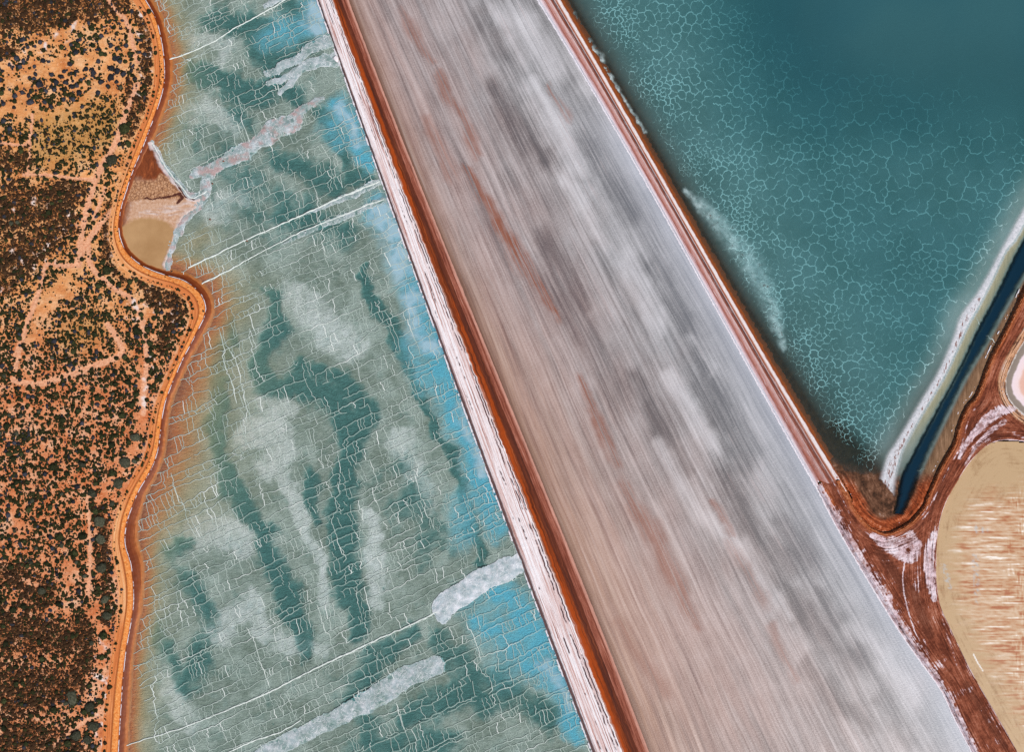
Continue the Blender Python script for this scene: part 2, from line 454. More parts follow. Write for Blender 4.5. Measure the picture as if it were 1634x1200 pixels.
sand = m.mix(m.mul(m.mr(wave, .45, .7), .35), sand, c(170, 84, 40))
sand = m.mix(m.mul(m.mr(fine, .55, .68), .55), sand, c(250, 206, 164))
sand = m.mix(m.mul(m.mr(fine, .42, .32), .5), sand, c(150, 78, 40))
sand = m.mix(A('track'), sand, m.ramp(fine, [(.3, c(206, 126, 84)), (.65, c(236, 174, 132))]))
sand = m.mix(m.mul(A('plotf'), .55), sand, m.mix(fine, c(120, 90, 40), c(214, 168, 92)))
sand = m.mix(A('track'), sand, m.ramp(fine, [(.3, c(206, 130, 90)), (.65, c(242, 186, 148))]))
sand = m.mix(A('chalk'), sand, c(236, 216, 206))
litter = m.mr(m.add(m.mul(A('dark'), .235), m.noise(o_, 1.5, 5, .7)), .62, .74)
heath = m.ramp(m.noise(o_, 2.2, 5, .7), [(.32, c(30, 21, 12)), (.50, c(70, 46, 26)), (.62, c(150, 90, 46))])
heath = m.mix(m.mul(m.mr(m.noise(o_, .9, 3, .6), .56, .7), m.math('SUBTRACT', 1., A('chalk'))), heath, c(48, 46, 40))
land_col = m.mix(m.mul(litter, m.math('SUBTRACT', 1., m.math('MAXIMUM', A('track'), A('chalk')))), sand, heath)
land_mat = m.surf(land_col, normal=m.bump(m.add(fine, m.mul(wave, .6)), .7, .5))
land = grid_mesh('ground', X, Y, keep, Zl, land_mat, {'dark': dk, 'bare': br, 'track': tr, 'red': red, 'chalk': chalk, 'plotf': sstep(0, .7, np.maximum(capsule(X + 8 * fbm(X / 20, Y / 20, 8), Y + 8 * fbm(X / 20, Y / 20, 9), [(75, 225, 60), (110, 220, 70), (160, 200, 60)]), capsule(X, Y, [(120, 540, 60), (150, 520, 50)]) * .6))}, kind='structure',
                 label='orange sandy scrubland dotted with dark bushes west of the road')

# ------------------------------------------------------------------ orange dirt road along the shore
N = len(roadD)
def rr(t): return roadD[:, 0:2] * (1 - t) + roadD[:, 2:4] * t
rails = np.array([rr(0.0), rr(.50), rr(.60), rr(.68), rr(1.0), roadD[:, 2:4] + _n * 1.6, shoreD, outerD])
L = loft(rails, [1.32, 1.42, 1.30, 1.46, 1.25, .75, .03, -.60], [8, 2, 2, 5, 3, 8, 6], [1.6, 0, .5, .5, .9, 1.0, 2.4, 3], zn=.10, seed=21)
m = M('road_sand')
s_, v_, w_ = m.sep(m.attr('sv', True))[:3]
st = m.noise(m.comb(m.mul(s_, .04), m.mul(w_, 1.9)), 1.0, 5, .7)
fi = m.noise(m.obj(), 1.3, 5, .7)
lo = m.mr(m.noise(m.obj(), .016, 2, .5), .42, .58)
base = m.mix(lo, m.ramp(st, [(.3, c(206, 124, 70)), (.5, c(232, 160, 102)), (.68, c(242, 190, 142))]), m.ramp(st, [(.3, c(182, 94, 44)), (.5, c(216, 126, 70)), (.68, c(232, 156, 98))]))
berm = m.ramp(fi, [(.3, c(204, 104, 40)), (.5, c(230, 142, 72)), (.7, c(244, 178, 112))])
rut = m.mix(fi, c(136, 72, 36), c(196, 110, 58))
vj = m.add(v_, m.mul(m.math('SUBTRACT', st, .5), .5))
col = m.mix(m.mr(vj, 1.0, 1.4), base, rut)
col = m.mix(m.mr(vj, 2.1, 2.7), col, berm)
road_mat = m.surf(col, normal=m.bump(m.add(m.mul(st, 1.2), fi), .5, .35))
road = loft_obj('road', L, 0, 4, road_mat, kind='structure', label='orange dirt road winding along the shore between scrub and pond')
m = M('wet_red_shore')
s_, v_, w_ = m.sep(m.attr('sv', True))[:3]
st = m.noise(m.comb(m.mul(s_, .05), m.mul(w_, 1.2)), 1.0, 4, .65)
vn = m.add(v_, m.mul(m.math('SUBTRACT', st, .5), 1.0))
col = m.ramp(m.mr(vn, 4., 7., smooth=False), [(.0, c(196, 108, 52)), (.20, c(104, 42, 12)), (.42, c(116, 48, 14)), (.58, c(142, 70, 28)), (.655, c(190, 112, 56)), (.72, c(178, 112, 62)), (1., c(178, 138, 92))])
shore_mat = m.surf(m.mix(m.mr(m.noise(m.obj(), .8, 4, .7), .3, .7), col, m.mix(.25, col, c(60, 22, 8))), .55, .2, m.bump(st, .35, .3))
loft_obj('shore', L, 4, 7, shore_mat, kind='structure', label='dark red wet shore below the dirt road')
# thin salt crust left at the waterline of the road
m = M('salt_white')
salt_mat = m.surf(m.ramp(m.noise(m.obj(), 1.6, 5, .7), [(.3, c(200, 190, 200)), (.5, c(232, 226, 232)), (.7, c(246, 244, 248))]), .7, .3, m.bump(m.noise(m.obj(), 2.5, 4, .7), .6, .3))
def crust_line(name, P, hw, z, h, thr, seed, mat, rough=.6, **kw):
    st = Strips(); d = np.concatenate([[0], np.cumsum(np.hypot(*np.diff(P, axis=0).T))])
    a = sstep(thr, thr + .25, fbm(d / 26, d * 0 + seed, seed, 3) * .8 + fbm(d / 5, d * 0 + seed, seed + 1, 2) * .5 + .3)
    off = np.stack([fbm(d / 7, d * 0, seed + 2, 3), fbm(d / 7, d * 0, seed + 3, 3)], -1) * rough
    st.add(P + off, np.clip(a, 0, 1), hw * a * (1 + .8 * fbm(d / 4, d * 0 + 2, seed + 4, 3)) + .02, z, h * np.ones(len(P)))
    return st.build(name, mat, **kw)
crust_line('salt_rim', roadD[:, 2:4] + _n * 1.2, .55, 1.0, .12, .12, 31, salt_mat, kind='stuff', label='thin broken white salt line along the edge of the dirt road')

# ------------------------------------------------------------------ grey-green western pond
pondW = np.vstack([shoreD[::3] + _n[::3] * 2, (LD[:, :2] + [10, 0])[::-3]])
X, Y = grid_pts(pondW, 2.0)
keep = inside(X, Y, pondW)
ds, _, _ = seg_dist(X, Y, shoreD[::5]); dl, _, _ = seg_dist(X, Y, LD[::5, :2])
wx = X + 22 * fbm(X / 46, Y / 46, 51, 5, .6) + 4 * fbm(X / 9, Y / 9, 52); wy = Y + 22 * fbm(X / 46 + 5, Y / 46, 53, 5, .6) + 4 * fbm(X / 9, Y / 9 + 4, 54)
def paint(strokes, soft=.8, grow=1.):
    f = np.zeros(X.shape)
    for a, pts in strokes: f = np.maximum(f, a * sstep(0, soft, capsule(wx, wy, [(p[0], p[1], p[2] * grow) for p in pts])))
    return f
deep = paint([(.95, [(300,108,20),(345,128,26),(385,140,26),(420,150,30)]), (.8, [(340,30,30),(400,40,40),(440,90,44)]), (.75, [(470,30,46),(480,60,46)]), (.9, [(425,110,18),(445,140,22),(470,150,22)]),
 (.7, [(375,180,22),(395,200,18)]), (.9, [(510,180,16),(535,225,18),(552,262,16)]), (.65, [(440,250,24),(480,270,30),(540,300,26)]), (.9, [(565,280,14),(595,288,12)]), (.5, [(450,330,60),(550,370,30)]),
 (.95, [(586,430,9),(590,470,12),(605,500,14),(625,530,16),(642,560,14),(655,590,9),(668,625,9)]), (.9, [(668,625,8),(690,672,9),(712,720,9),(735,760,9),(745,800,9),(752,850,12),(765,885,14),(768,910,12)]),
 (.8, [(432,470,18),(440,520,22),(425,560,20),(410,590,22)]), (.75, [(350,560,26),(348,620,24),(340,680,24),(352,740,22),(375,790,24),(402,830,20)]), (.6, [(360,490,16),(372,540,18)]),
 (.9, [(410,590,24),(430,620,24),(470,615,22),(505,620,26),(540,650,30),(562,690,30),(555,740,30),(545,790,24)]), (.75, [(480,590,20),(540,600,24),(580,650,28),(575,700,20)]),
 (.95, [(545,780,24),(545,840,26),(552,900,26),(562,960,26),(572,1010,20)]), (.8, [(500,760,16),(495,800,16),(505,830,14)]), (.85, [(398,820,20),(420,860,24),(440,900,26),(455,950,24),(475,1000,24),(490,1050,18)]),
 (.55, [(300,930,30),(320,960,32),(330,1000,24),(325,1050,26),(290,1100,24)]), (.5, [(250,1010,20),(300,1100,26)]), (.6, [(560,1120,40),(600,1050,24),(655,1010,20)]), (.7, [(650,1150,30),(720,1110,36),(780,1120,30)]),
 (.65, [(760,1090,50),(830,1110,40),(880,1150,30)]), (.6, [(590,1180,50),(700,1190,40)]), (.5, [(700,1020,30),(740,1060,30)]), (.6, [(270,880,26),(300,860,16)]), (.35, [(300,200,40),(420,330,70)]), (.4, [(640,760,50),(690,860,50)])], 1.0, 1.25)
rdg = np.clip(1 - 3.2 * np.abs(fbm(wx / 58, wy / 90, 69, 4, .55)), 0, 1)
deep = np.clip(sstep(.20, .86, deep + .04 + .40 * fbm(X / 34, Y / 34, 55, 5, .62) + .22 * rdg) , 0, 1)
pits = sstep(.42, .62, fbm(X / 8, Y / 8, 57, 3) + .35 * deep * sstep(.1, .5, fbm(X / 40, Y / 40, 58)) - .15)
deep = np.clip(np.maximum(deep, pits * .9), 0, 1)
pale = paint([(.75, [(470,470,34),(500,500,44),(530,530,44),(570,560,30)]), (1., [(400,690,30),(440,675,36),(450,720,34),(430,750,30)]), (.9, [(455,760,18),(475,810,16),(485,850,14),(515,900,15),(520,960,16)]),
 (.85, [(320,850,40),(370,850,36),(390,880,24)]), (.7, [(350,1010,36),(400,960,26),(420,1010,26)]), (.6, [(300,190,36),(330,170,34),(380,200,26)]), (.5, [(340,340,40),(400,300,30)]), (.8, [(590,820,18),(600,900,24),(600,960,18)]),
 (.5, [(640,700,40),(680,800,36)]), (.6, [(420,640,20),(470,650,20)]), (.45, [(260,1080,30),(300,1150,40)]), (.55, [(450,1030,30),(520,1040,20)]), (.5, [(300,60,22),(370,70,22),(350,100,14)])], 1.0, 1.2)
pale = np.clip(pale + .35 * fbm(X / 26, Y / 26, 59, 5, .6) * (.55 + pale), 0, 1); pale = (.52 * sstep(.20, .46, pale + .25 * fbm(X / 12, Y / 12, 67, 4)) + .30 * pale) * (.8 + .5 * fbm(X / 10, Y / 18, 68, 4))
tone = sstep(-.12, .24, fbm(wx / 62, wy / 80, 60, 5, .6)) * .7 + .3 * sstep(-.1, .15, fbm(wx / 24, wy / 30, 66, 4))
blue = paint([(1., [(495,10,24),(512,40,20),(490,40,16)]), (.7, [(430,60,24),(470,45,26)]), (1., [(540,170,22),(560,200,28),(575,235,24),(588,268,14)]), (.7, [(530,200,26),(540,230,20)]), (.9, [(600,330,26),(622,360,30),(640,400,30),(655,450,26)]),
 (1., [(660,470,24),(680,520,34),(700,570,36),(722,640,32),(740,690,28),(765,740,28),(790,800,16)]), (.6, [(650,540,24),(680,610,22)]), (.8, [(758,760,22),(775,810,24),(790,850,20)]), (.6, [(740,800,24),(740,860,26)]),
 (1., [(790,945,24),(820,960,34),(850,1010,30),(872,1060,26),(900,1120,20),(925,1180,14)]), (.85, [(760,985,20),(800,1010,36),(850,1060,30)]), (.5, [(760,960,40),(820,1050,50)])], .9, 1.45)
haz = paint([(1., [(498,15,14),(510,45,12)]), (.8, [(545,175,12),(575,230,10)]), (1., [(610,340,22),(625,380,24),(638,430,22)]), (.8, [(655,480,20),(665,530,18),(690,560,14)]), (.7, [(735,650,10),(745,690,10),(780,760,8)]), (.6, [(870,1060,10),(910,1130,8)])], 1.0, 1.6)
haz = np.clip(haz * (1.1 + 1.8 * fbm(X / 20, Y / 20, 62, 5, .6)), 0, 1)
blue = np.clip(blue * (1.05 + .8 * fbm(X / 20, Y / 20, 61, 5, .6)), 0, 1); deep = deep * (1 - .45 * blue)
shoretan = np.exp(-ds / (23 + 34 * sstep(500, 620, Y) * (1 - sstep(820, 900, Y)) + 14 * sstep(380, 450, Y) * (1 - sstep(500, 540, Y)) + 5 * fbm(X / 25, Y / 25, 63)))
shoretan = np.clip(np.maximum(shoretan, paint([(.80, [(310,560,44),(300,620,60),(280,680,60),(262,740,70),(245,800,80),(240,850,60)]), (.45, [(290,400,50),(330,380,60)]), (.5, [(330,500,46),(325,560,40)])], 1.6)), 0, 1)
deep = deep * (1 - .75 * shoretan) * (1 - .55 * pale); pale *= (1 - .6 * shoretan)
Zb = -.28 - .55 * deep + .08 * pale + .05 * fbm(X / 5, Y / 5, 65, 3) - .25 * blue
m = M('brine_crust')
o_ = m.obj(); A = m.attr
r1 = m.noise(m.xform(o_, math.radians(-24), (.55, 1.5, 1)), .75, 5, .62)
r2 = m.noise(m.xform(o_, math.radians(-38), (.7, 1.8, 1)), 1.6, 3, .6)
r3 = m.noise(o_, .09, 5, .6)
col = m.mix(m.mr(r3, .35, .65), c(186, 188, 180), c(208, 210, 206))
col = m.mix(m.mul(A('tone'), .75), m.mix(1., col, c(206, 214, 206), 'MULTIPLY'), m.mix(.35, col, c(232, 236, 230)))
col = m.mix(A('pale'), col, c(238, 240, 242))
tanw = m.mul(A('tan'), 1.9)
tanc = m.ramp(m.add(A('tan'), m.mul(m.math('SUBTRACT', r3, .5), .35)), [(0., c(196, 190, 158)), (.30, c(194, 174, 130)), (.52, c(198, 148, 96)), (.72, c(194, 118, 62)), (.9, c(150, 78, 36)), (1., c(118, 56, 24))])
col = m.mix(A('deep'), col, c(130, 150, 144))
col = m.mix(m.mul(A('blue'), .8), col, c(222, 238, 242))
col = m.mix(m.mul(m.mr(r1, .46, .60), .20), col, c(236, 234, 228))
col = m.mix(m.mul(m.mr(r2, .55, .40), .16), col, c(110, 122, 118))
col = m.mix(m.math('MINIMUM', tanw, .94), col, m.mix(m.mul(m.mr(r1, .45, .62), .18), tanc, c(226, 202, 168)))
bed_mat = m.surf(col, .9, .1, m.bump(m.add(m.mul(r1, .45), m.mul(r2, .75)), 1.0, .95))
bedW = grid_mesh('pond_floor', X, Y, keep, Zb, bed_mat, {'deep': deep, 'pale': pale, 'blue': blue, 'tan': shoretan, 'tone': tone}, kind='structure', label='cracked grey-green salt floor of the pond beside the dirt road')
m = M('brine_thin')
A = m.attr
tint = m.mix(A('pale'), (.785, .865, .86, 1), (.92, .955, .955, 1))
tint = m.mix(A('deep'), tint, (.43, .70, .715, 1))
tint = m.mix(m.math('MINIMUM', m.mul(A('tan'), 1.3), 1.), tint, (.95, .92, .88, 1))
tint = m.mix(A('blue'), tint, (.38, .76, .87, 1))
nb = m.bump(m.noise(m.xform(m.obj(), math.radians(-24), (.5, 1.6, 1)), 1.4, 3, .6), .25, .15)
thin_mat = m.water(tint, m.mix(A('blue'), c(176, 196, 190), c(196, 222, 234)), m.add(.05, m.mul(A('haz'), .5)), normal=nb)
grid_mesh('pond_water', X, Y, keep, 0.0, thin_mat, {'deep': deep, 'pale': pale, 'blue': blue, 'tan': shoretan, 'haz': haz}, kind='structure', label='thin clear brine over the grey-green pond beside the dirt road')
FW = dict(X0=X[0, 0], Y0=Y[0, 0], step=2.0, deep=deep, pale=pale, blue=blue, tan=shoretan, keep=keep)
def sampW(name, x, y):
    i = np.clip(((y - FW['Y0']) / 2).round().astype(int), 0, X_W[0] - 1); j = np.clip(((x - FW['X0']) / 2).round().astype(int), 0, X_W[1] - 1)
    return FW[name][i, j]
X_W = X.shape

INLET = [(228,222),(246,220),(270,262),(304,306),(324,312),(324,340),(296,352),(288,388),(276,432),(240,440),(180,392),(184,320)]
# salt ridges that stand out of the brine where the crust has buckled
st = Strips()
ua = np.array([math.cos(math.radians(24.5)), -math.sin(math.radians(24.5))]); ub = np.array([.30, .954])
O = np.array([200., -300.])
FW['zone'] = np.clip(.58 + .75 * fbm(X / 60, Y / 60, 71, 3) + .35 * pale - .15 * blue - .30 * deep, .18, 1.2) * keep * ~inside(X, Y, INLET)
def zone(x, y): return sampW('zone', x, y)
v = 0.; rows = []
while v < 2000:
    rows.append(v); v += RNG.uniform(7, 19) * (0.85 if v < 500 else 1.15)
us = np.arange(-400, 900, 3.0)
rowp = []
for i, v in enumerate(rows):
    off = 5.0 * gnoise(us / 70, us * 0 + i * 3.7, 73) + 2.6 * gnoise(us / 14, us * 0 + i * 1.9, 74) + 1.3 * gnoise(us / 4.5, us * 0 + i * 2.3, 79)
    rowp.append(O + us[:, None] * ua + (v + off)[:, None] * ub)
    P = rowp[-1]
    a = sstep(-.5, .12, fbm(us / 40, us * 0 + i * 5.1, 75, 3) + .12) * (.32 + .42 * sstep(-.1, .5, gnoise(us / 120, us * 0 + i, 76)))
    top = 1 - .15 * (P[:, 1] < 300)
    I = a * zone(P[:, 0], P[:, 1]) * top
    st.add(P, np.clip(I, 0, 1), .30 + .34 * np.clip(I, 0, 1), .003, .07)
for i in range(len(rows) - 1):
    A_, B_ = rowp[i], rowp[i + 1]
    k = 0
    while k < len(us) - 6:
        k += int(max(2, RNG.exponential(5.2)))
        if k >= len(us) - 6: break
        p, q = A_[k], B_[min(len(us) - 1, max(0, k + int(RNG.integers(-1, 2))))]
        if not (150 < p[0] < 1010 and -70 < p[1] < 1290): continue
        z = float(zone(np.array([p[0]]), np.array([p[1]]))[0])
        if z < .12: continue
        I = (RNG.uniform(.55, 1.) if RNG.random() < .12 else RNG.uniform(.12, .40)) * min(1, z + .2)
        n = 6; t = np.linspace(0, 1, n)[:, None]
        P = p * (1 - t) + q * t + (RNG.normal(0, 1.1, (n, 2))) * np.array([[1, .6]]) * np.sin(t * np.pi) ** .5
        st.add(P, I, .30 + .38 * I, .003, .08)
for _ in range(30):                                           # long jagged cracks that run across many rows
    y = RNG.uniform(-40, 1240); x = RNG.uniform(220, 960)
    n = int(RNG.integers(12, 46)); step = 3.2
    d = np.cumsum(RNG.normal(0, .5, n)) * .5
    lat = np.where(RNG.random(n) < .18, RNG.normal(0, 4.5, n), 0) + RNG.normal(0, .6, n)
    P = np.array([x, y]) + (np.arange(n) * step)[:, None] * ub + np.cumsum(lat)[:, None] * ua * .8
    I = np.clip(.22 + .75 * fbm(np.arange(n) / 9, np.zeros(n) + _, 77, 3) + .25, .15, 1) * np.clip(zone(P[:, 0], P[:, 1]) + .3, 0, 1) * (zone(P[:, 0], P[:, 1]) > .05)
    I *= sstep(0, 3, np.arange(n)) * sstep(0, 4, n - 1 - np.arange(n))
    st.add(P, I, .34 + .45 * I, .003, .12)
m = M('salt_ridge_crust')
i_ = m.attr('inten')
ridge_mat = m.surf(m.mix(m.mr(i_, .05, .70), c(172, 188, 178), m.ramp(m.noise(m.obj(), 1.2, 4, .7), [(.3, c(200, 210, 203)), (.6, c(232, 236, 230))])), .8, .2)
st.build('salt_ridges', ridge_mat, kind='stuff', label='fine white salt ridges along the cracks of the grey-green pond')

# ------------------------------------------------------------------ salt spits, ridges and the tan inlet in the western pond
m = M('spit_salt')
o_ = m.obj(); A = m.attr
vz = m.noise(o_, .32, 5, .68, .8)
vein = m.math('SUBTRACT', 1., m.mr(m.math('ABSOLUTE', m.math('SUBTRACT', vz, .5)), .0, .03))
vein2 = m.mr(m.noise(o_, .9, 5, .72), .5, .66)
inner = m.mix(A('white'), m.ramp(m.noise(o_, .35, 5, .65), [(.3, c(92, 120, 116)), (.5, c(120, 144, 139)), (.7, c(160, 174, 170))]), m.ramp(m.noise(o_, .3, 5, .65), [(.3, c(140, 162, 166)), (.5, c(186, 196, 202)), (.7, c(236, 234, 240))]))
inner = m.mix(m.mul(m.math('MAXIMUM', vein, m.mul(vein2, .3)), .75), inner, c(236, 238, 240))
inner = m.mix(m.mul(A('pink'), m.mr(m.noise(o_, .25, 4, .6), .45, .65)), inner, c(186, 150, 146))
rimf = m.math('SUBTRACT', 1., m.mr(m.attr('edge'), .0, 1.))
spit_mat = m.surf(m.mix(m.mul(rimf, .85), inner, c(240, 242, 244)), .8, .2, m.bump(m.add(m.noise(o_, 1.0, 5, .65), m.mul(vein, .3)), .6, .4))
def spit(name, strokes, white, pink, seed, label, cat, step=1.0, rag=5.0, h=.16, group=None):
    A_ = np.vstack([np.asarray(s, float) for s in strokes]); r = A_[:, 2].max() + 8
    bx = [(A_[:, 0].min() - r, A_[:, 1].min() - r), (A_[:, 0].max() + r, A_[:, 1].min() - r), (A_[:, 0].max() + r, A_[:, 1].max() + r), (A_[:, 0].min() - r, A_[:, 1].max() + r)]
    X, Y = grid_pts(bx, step)
    wx = X + 1.1 * rag * fbm(X / 20, Y / 20, seed, 4, .6) + 1.4 * rag * fbm(X / 45, Y / 45, seed + 5); wy = Y + 1.1 * rag * fbm(X / 20, Y / 20 + 7, seed + 1, 4, .6) + 1.4 * rag * fbm(X / 45, Y / 45, seed + 6)
    f = np.zeros(X.shape); rad = np.zeros(X.shape)
    for s in strokes:
        P = catmull(s, 6)
        q = capsule(wx, wy, P)
        rr_ = np.interp(0, [0], [np.mean(P[:, 2])])
        rad = np.where(q > f, q * rr_, rad); f = np.maximum(f, q)
    Z = -.03 + 1.1 * h * np.clip(f, 0, 1) ** .7 + (.10 * fbm(X / 5, Y / 5, seed + 2, 4) + .16 * fbm(X / 14, Y / 14, seed + 8, 3)) * sstep(0, .3, f)
    wh = np.clip(white + .8 * fbm(X / 22, Y / 22, seed + 3, 4), 0, 1)
    return grid_mesh(name, X, Y, f > 0, Z, spit_mat, {'edge': np.clip(rad / 2.0, 0, 1), 'white': wh, 'pink': np.full(X.shape, pink)}, label=label, cat=cat, group=group)
spit('salt_spit', [[(535,60,12),(505,72,11),(478,88,9),(455,102,7),(430,118,6)]], .35, 0, 101, 'pale finger of salt near the top of the levee, straight with one blunt tip', 'salt spit')
spit('salt_spit', [[(540,92,12),(505,98,10),(475,112,8),(450,124,6),(432,135,5)], [(478,112,6),(465,128,6),(448,147,5)]], .4, 0, 103, 'pale finger of salt with a forked tip below the straight one', 'salt spit')
spit('salt_spit', [[(452,-12,7),(440,0,7),(428,8,6)]], .4, 0, 105, 'small rounded salt lobe at the very top edge of the grey-green pond', 'salt spit')
spit('salt_spit', [[(518,158,5),(500,164,6),(478,178,9),(464,196,16),(440,207,17),(412,228,14),(388,243,15),(362,258,12),(335,270,10),(318,276,11),(309,280,9)], [(338,272,7),(330,290,8),(327,306,8),(316,322,9),(302,338,9),(291,352,9),(284,370,8),(276,392,7),(268,414,6),(262,432,5)], [(318,316,6),(303,312,6),(288,296,6),(274,279,5),(261,262,5),(250,243,4),(243,226,3)]], .3, .8, 107, 'long wavy grey salt tongue with pinkish stains branching round the tan inlet', 'salt spit', rag=5)
spit('salt_spit', [[(845,886,9),(825,900,15),(796,915,19),(765,930,20),(735,948,18),(715,962,19),(706,974,18),(708,984,14)]], .85, 0, 109, 'bright white curved salt lobe joined to the levee above the blue shallows', 'salt spit', rag=4, h=.3)
spit('salt_spit', [[(698,1060,16),(668,1074,18),(640,1086,17),(612,1104,19),(585,1122,16),(550,1140,15),(515,1156,16),(480,1174,15),(450,1190,16),(425,1206,16),(395,1232,16),(365,1262,14)]], .34, .05, 111, 'long pale salt lobe with a cracked crust near the bottom of the grey-green pond', 'salt spit', rag=4)
spit('salt_spit', [[(609,288,5),(590,297,7),(570,306,7),(545,317,5),(520,329,4),(490,343,2)]], .25, 0, 113, 'upper of two pale salt tongues lying side by side at the middle of the levee', 'salt spit', rag=4, h=.12)
spit('salt_spit', [[(614,318,4),(595,326,6),(570,337,6),(540,349,6),(510,361,5),(480,374,4),(450,388,2)]], .02, 0, 115, 'lower, greyer of two salt tongues lying side by side at the middle of the levee', 'salt spit', rag=4, h=.10)
def ridge_line(pts, hw, seed, label, h=.35, name='salt_ridge'):
    P = catmull(pts, 2.0); n = len(P); d = np.arange(n) * 2.0
    P = P[:, :2] + np.stack([fbm(d / 18, d * 0, seed, 4), fbm(d / 18, d * 0 + 3, seed, 4)], -1) * 2.2
    q = np.interp(np.linspace(0, 1, n), np.linspace(0, 1, len(hw)), hw) * (1 + .7 * fbm(d / 7, d * 0, seed + 2, 3))
    st = Strips(); st.add(P, np.clip(.75 + .5 * fbm(d / 12, d * 0, seed + 1, 3), .3, 1), np.maximum(q, .4), -.03, h)
    return st.build(name, ridge_mat, label=label, cat='salt ridge')
ridge_line([(700,976),(650,1000),(600,1022),(545,1048),(500,1069),(440,1100),(410,1114),(345,1141),(320,1151),(277,1167),(233,1180),(202,1190)], [1.3,1.0,1.3,1.0,1.2,.8,.9,.7], 121, 'long thin white salt ridge running from the bright white lobe to the road')
ridge_line([(606,289),(575,302),(545,314),(515,328),(470,348),(430,366),(385,386),(340,408),(300,427)], [1.6,1.8,1.5,1.2,1.1,1.0,1.0,1.1,1.1], 123, 'upper of two parallel white salt ridges between road bend and levee')
ridge_line([(613,318),(585,327),(560,338),(525,352),(480,370),(440,390),(400,411),(360,434),(322,452)], [1.2,1.1,1.0,.9,.8,.7,.8,1.1,1.1], 125, 'lower of two parallel white salt ridges ending at the road bulge')
ridge_line([(266,96),(300,84),(340,66),(375,44),(405,28),(440,8),(470,-8)], [1,1,.9,.9,1,1,1], 127, 'thin straight salt ridge rising from the road to the top edge', h=.25)
ridge_line([(360,1203),(385,1192),(410,1181),(450,1168),(480,1150)], [1,1,1,.9,.8], 129, 'short white salt ridge beside the long pale lobe at the bottom', h=.25)

# tan inlet between road bend and pond
inl = [(232,222),(243,226),(252,242),(262,262),(276,282),(291,298),(304,314),(318,312),(326,318),(318,336),(300,346),(288,362),(281,384),(274,402),(268,420),(262,438),(246,440),(225,432),(206,416),(188,392),(184,366),(188,335),(196,304),(207,272),(220,240)]
X, Y = grid_pts(catmull(inl, 4), 1.0)
wx = X + 5 * fbm(X / 16, Y / 16, 131, 5, .62); wy = Y + 5 * fbm(X / 16, Y / 16, 132, 5, .62)
inP = catmull(inl + [inl[0]], 4)
keep = inside(wx, wy, inP)
di, _, _ = seg_dist(X, Y, inP); dsh, _, _ = seg_dist(X, Y, roadD[::3, 2:4])
rim, _, _ = seg_dist(wx, wy, catmull([(240,224),(252,243),(261,262),(276,283),(290,299),(303,315),(316,314)], 3))
rim2, _, _ = seg_dist(wx, wy, catmull([(318,318),(312,334),(296,346),(286,364),(280,386),(272,404),(264,424)], 3))
pool = sstep(-.02, .12, capsule(wx, wy, [(228,388,44),(244,390,45),(236,400,42)]) - .02) * sstep(4, 8, rim2)
soil = 1 - sstep(282, 300, wy + .12 * (wx - 240) * -1 + 5 * fbm(X / 15, Y / 15, 134))
soil = np.maximum(soil, 1 - sstep(3, 20, dsh))
cell = sstep(284, 292, wy) * (1 - sstep(316, 320, wy + .05 * (wx - 250)))
cell = np.maximum(cell, sstep(.1, .4, capsule(wx, wy, [(258,284,9),(275,298,12),(288,312,10)])))
white = np.maximum((1 - sstep(1.5, 6.5, np.abs(rim - 2))) * (Y < 322), .75 * (1 - sstep(2, 9, rim2)))
white = np.maximum(white, .55 * sstep(.05, .5, capsule(wx, wy, [(225,342,6),(262,336,10),(292,334,14),(310,326,12)])) * sstep(-.25, .3, fbm(X / 22, Y / 3.5, 135, 3)))
crk = sstep(.0, .5, capsule(wx, wy, [(232,316,1.6),(245,317,1.8),(262,315,1.6),(276,311,1.8),(286,310,3),(290,316,4),(283,324,2)])) + sstep(0, .5, capsule(wx, wy, [(280,286,1.8),(288,300,2.6),(296,314,3),(308,317,2),(322,312,1.6)]))
Zi = .10 + .10 * white + .16 * (1 - sstep(2, 9, rim)) - .06 * pool + .03 * fbm(X / 4, Y / 4, 136) * (1 - pool) - .05 * np.clip(crk, 0, 1)
Zi = np.where(dsh < 12, np.maximum(Zi, .02), Zi * sstep(0, 8, di) - .10 * (1 - sstep(0, 8, di)))
m = M('mud')
o_ = m.obj(); A = m.attr
mf = m.noise(o_, .8, 6, .7)
base = m.ramp(mf, [(.3, c(176, 132, 104)), (.5, c(200, 158, 128)), (.7, c(218, 188, 168))])
soilc = m.ramp(m.noise(m.xform(o_, .5, (1.4, .6, 1)), .35, 6, .7, 1.2), [(.3, c(92, 44, 22)), (.55, c(132, 66, 34)), (.72, c(180, 96, 50))])
col = m.mix(A('soil'), base, soilc)
vd = m.vor(o_, .85, 'DISTANCE_TO_EDGE'); vc = m.vor(o_, .85, 'F1')
cellc = m.mix(m.mr(vd, .0, .14), c(128, 84, 58), m.mix(m.mr(mf, .35, .65), c(178, 128, 90), c(202, 156, 120)))
col = m.mix(A('cell'), col, cellc)
col = m.mix(m.mul(A('white'), .9), col, m.ramp(mf, [(.3, c(196, 180, 178)), (.7, c(232, 222, 220))]))
col = m.mix(A('pool'), col, m.ramp(m.noise(o_, .08, 4, .6), [(.3, c(166, 126, 84)), (.7, c(190, 150, 106))]))
col = m.mix(m.mr(A('crack'), .2, .8), col, c(84, 44, 34))
mud_mat = m.surf(col, m.mr(A('pool'), 0., 1., .85, .35), .2, m.bump(m.mul(mf, m.math('SUBTRACT', 1., A('pool'))), .5, .3))
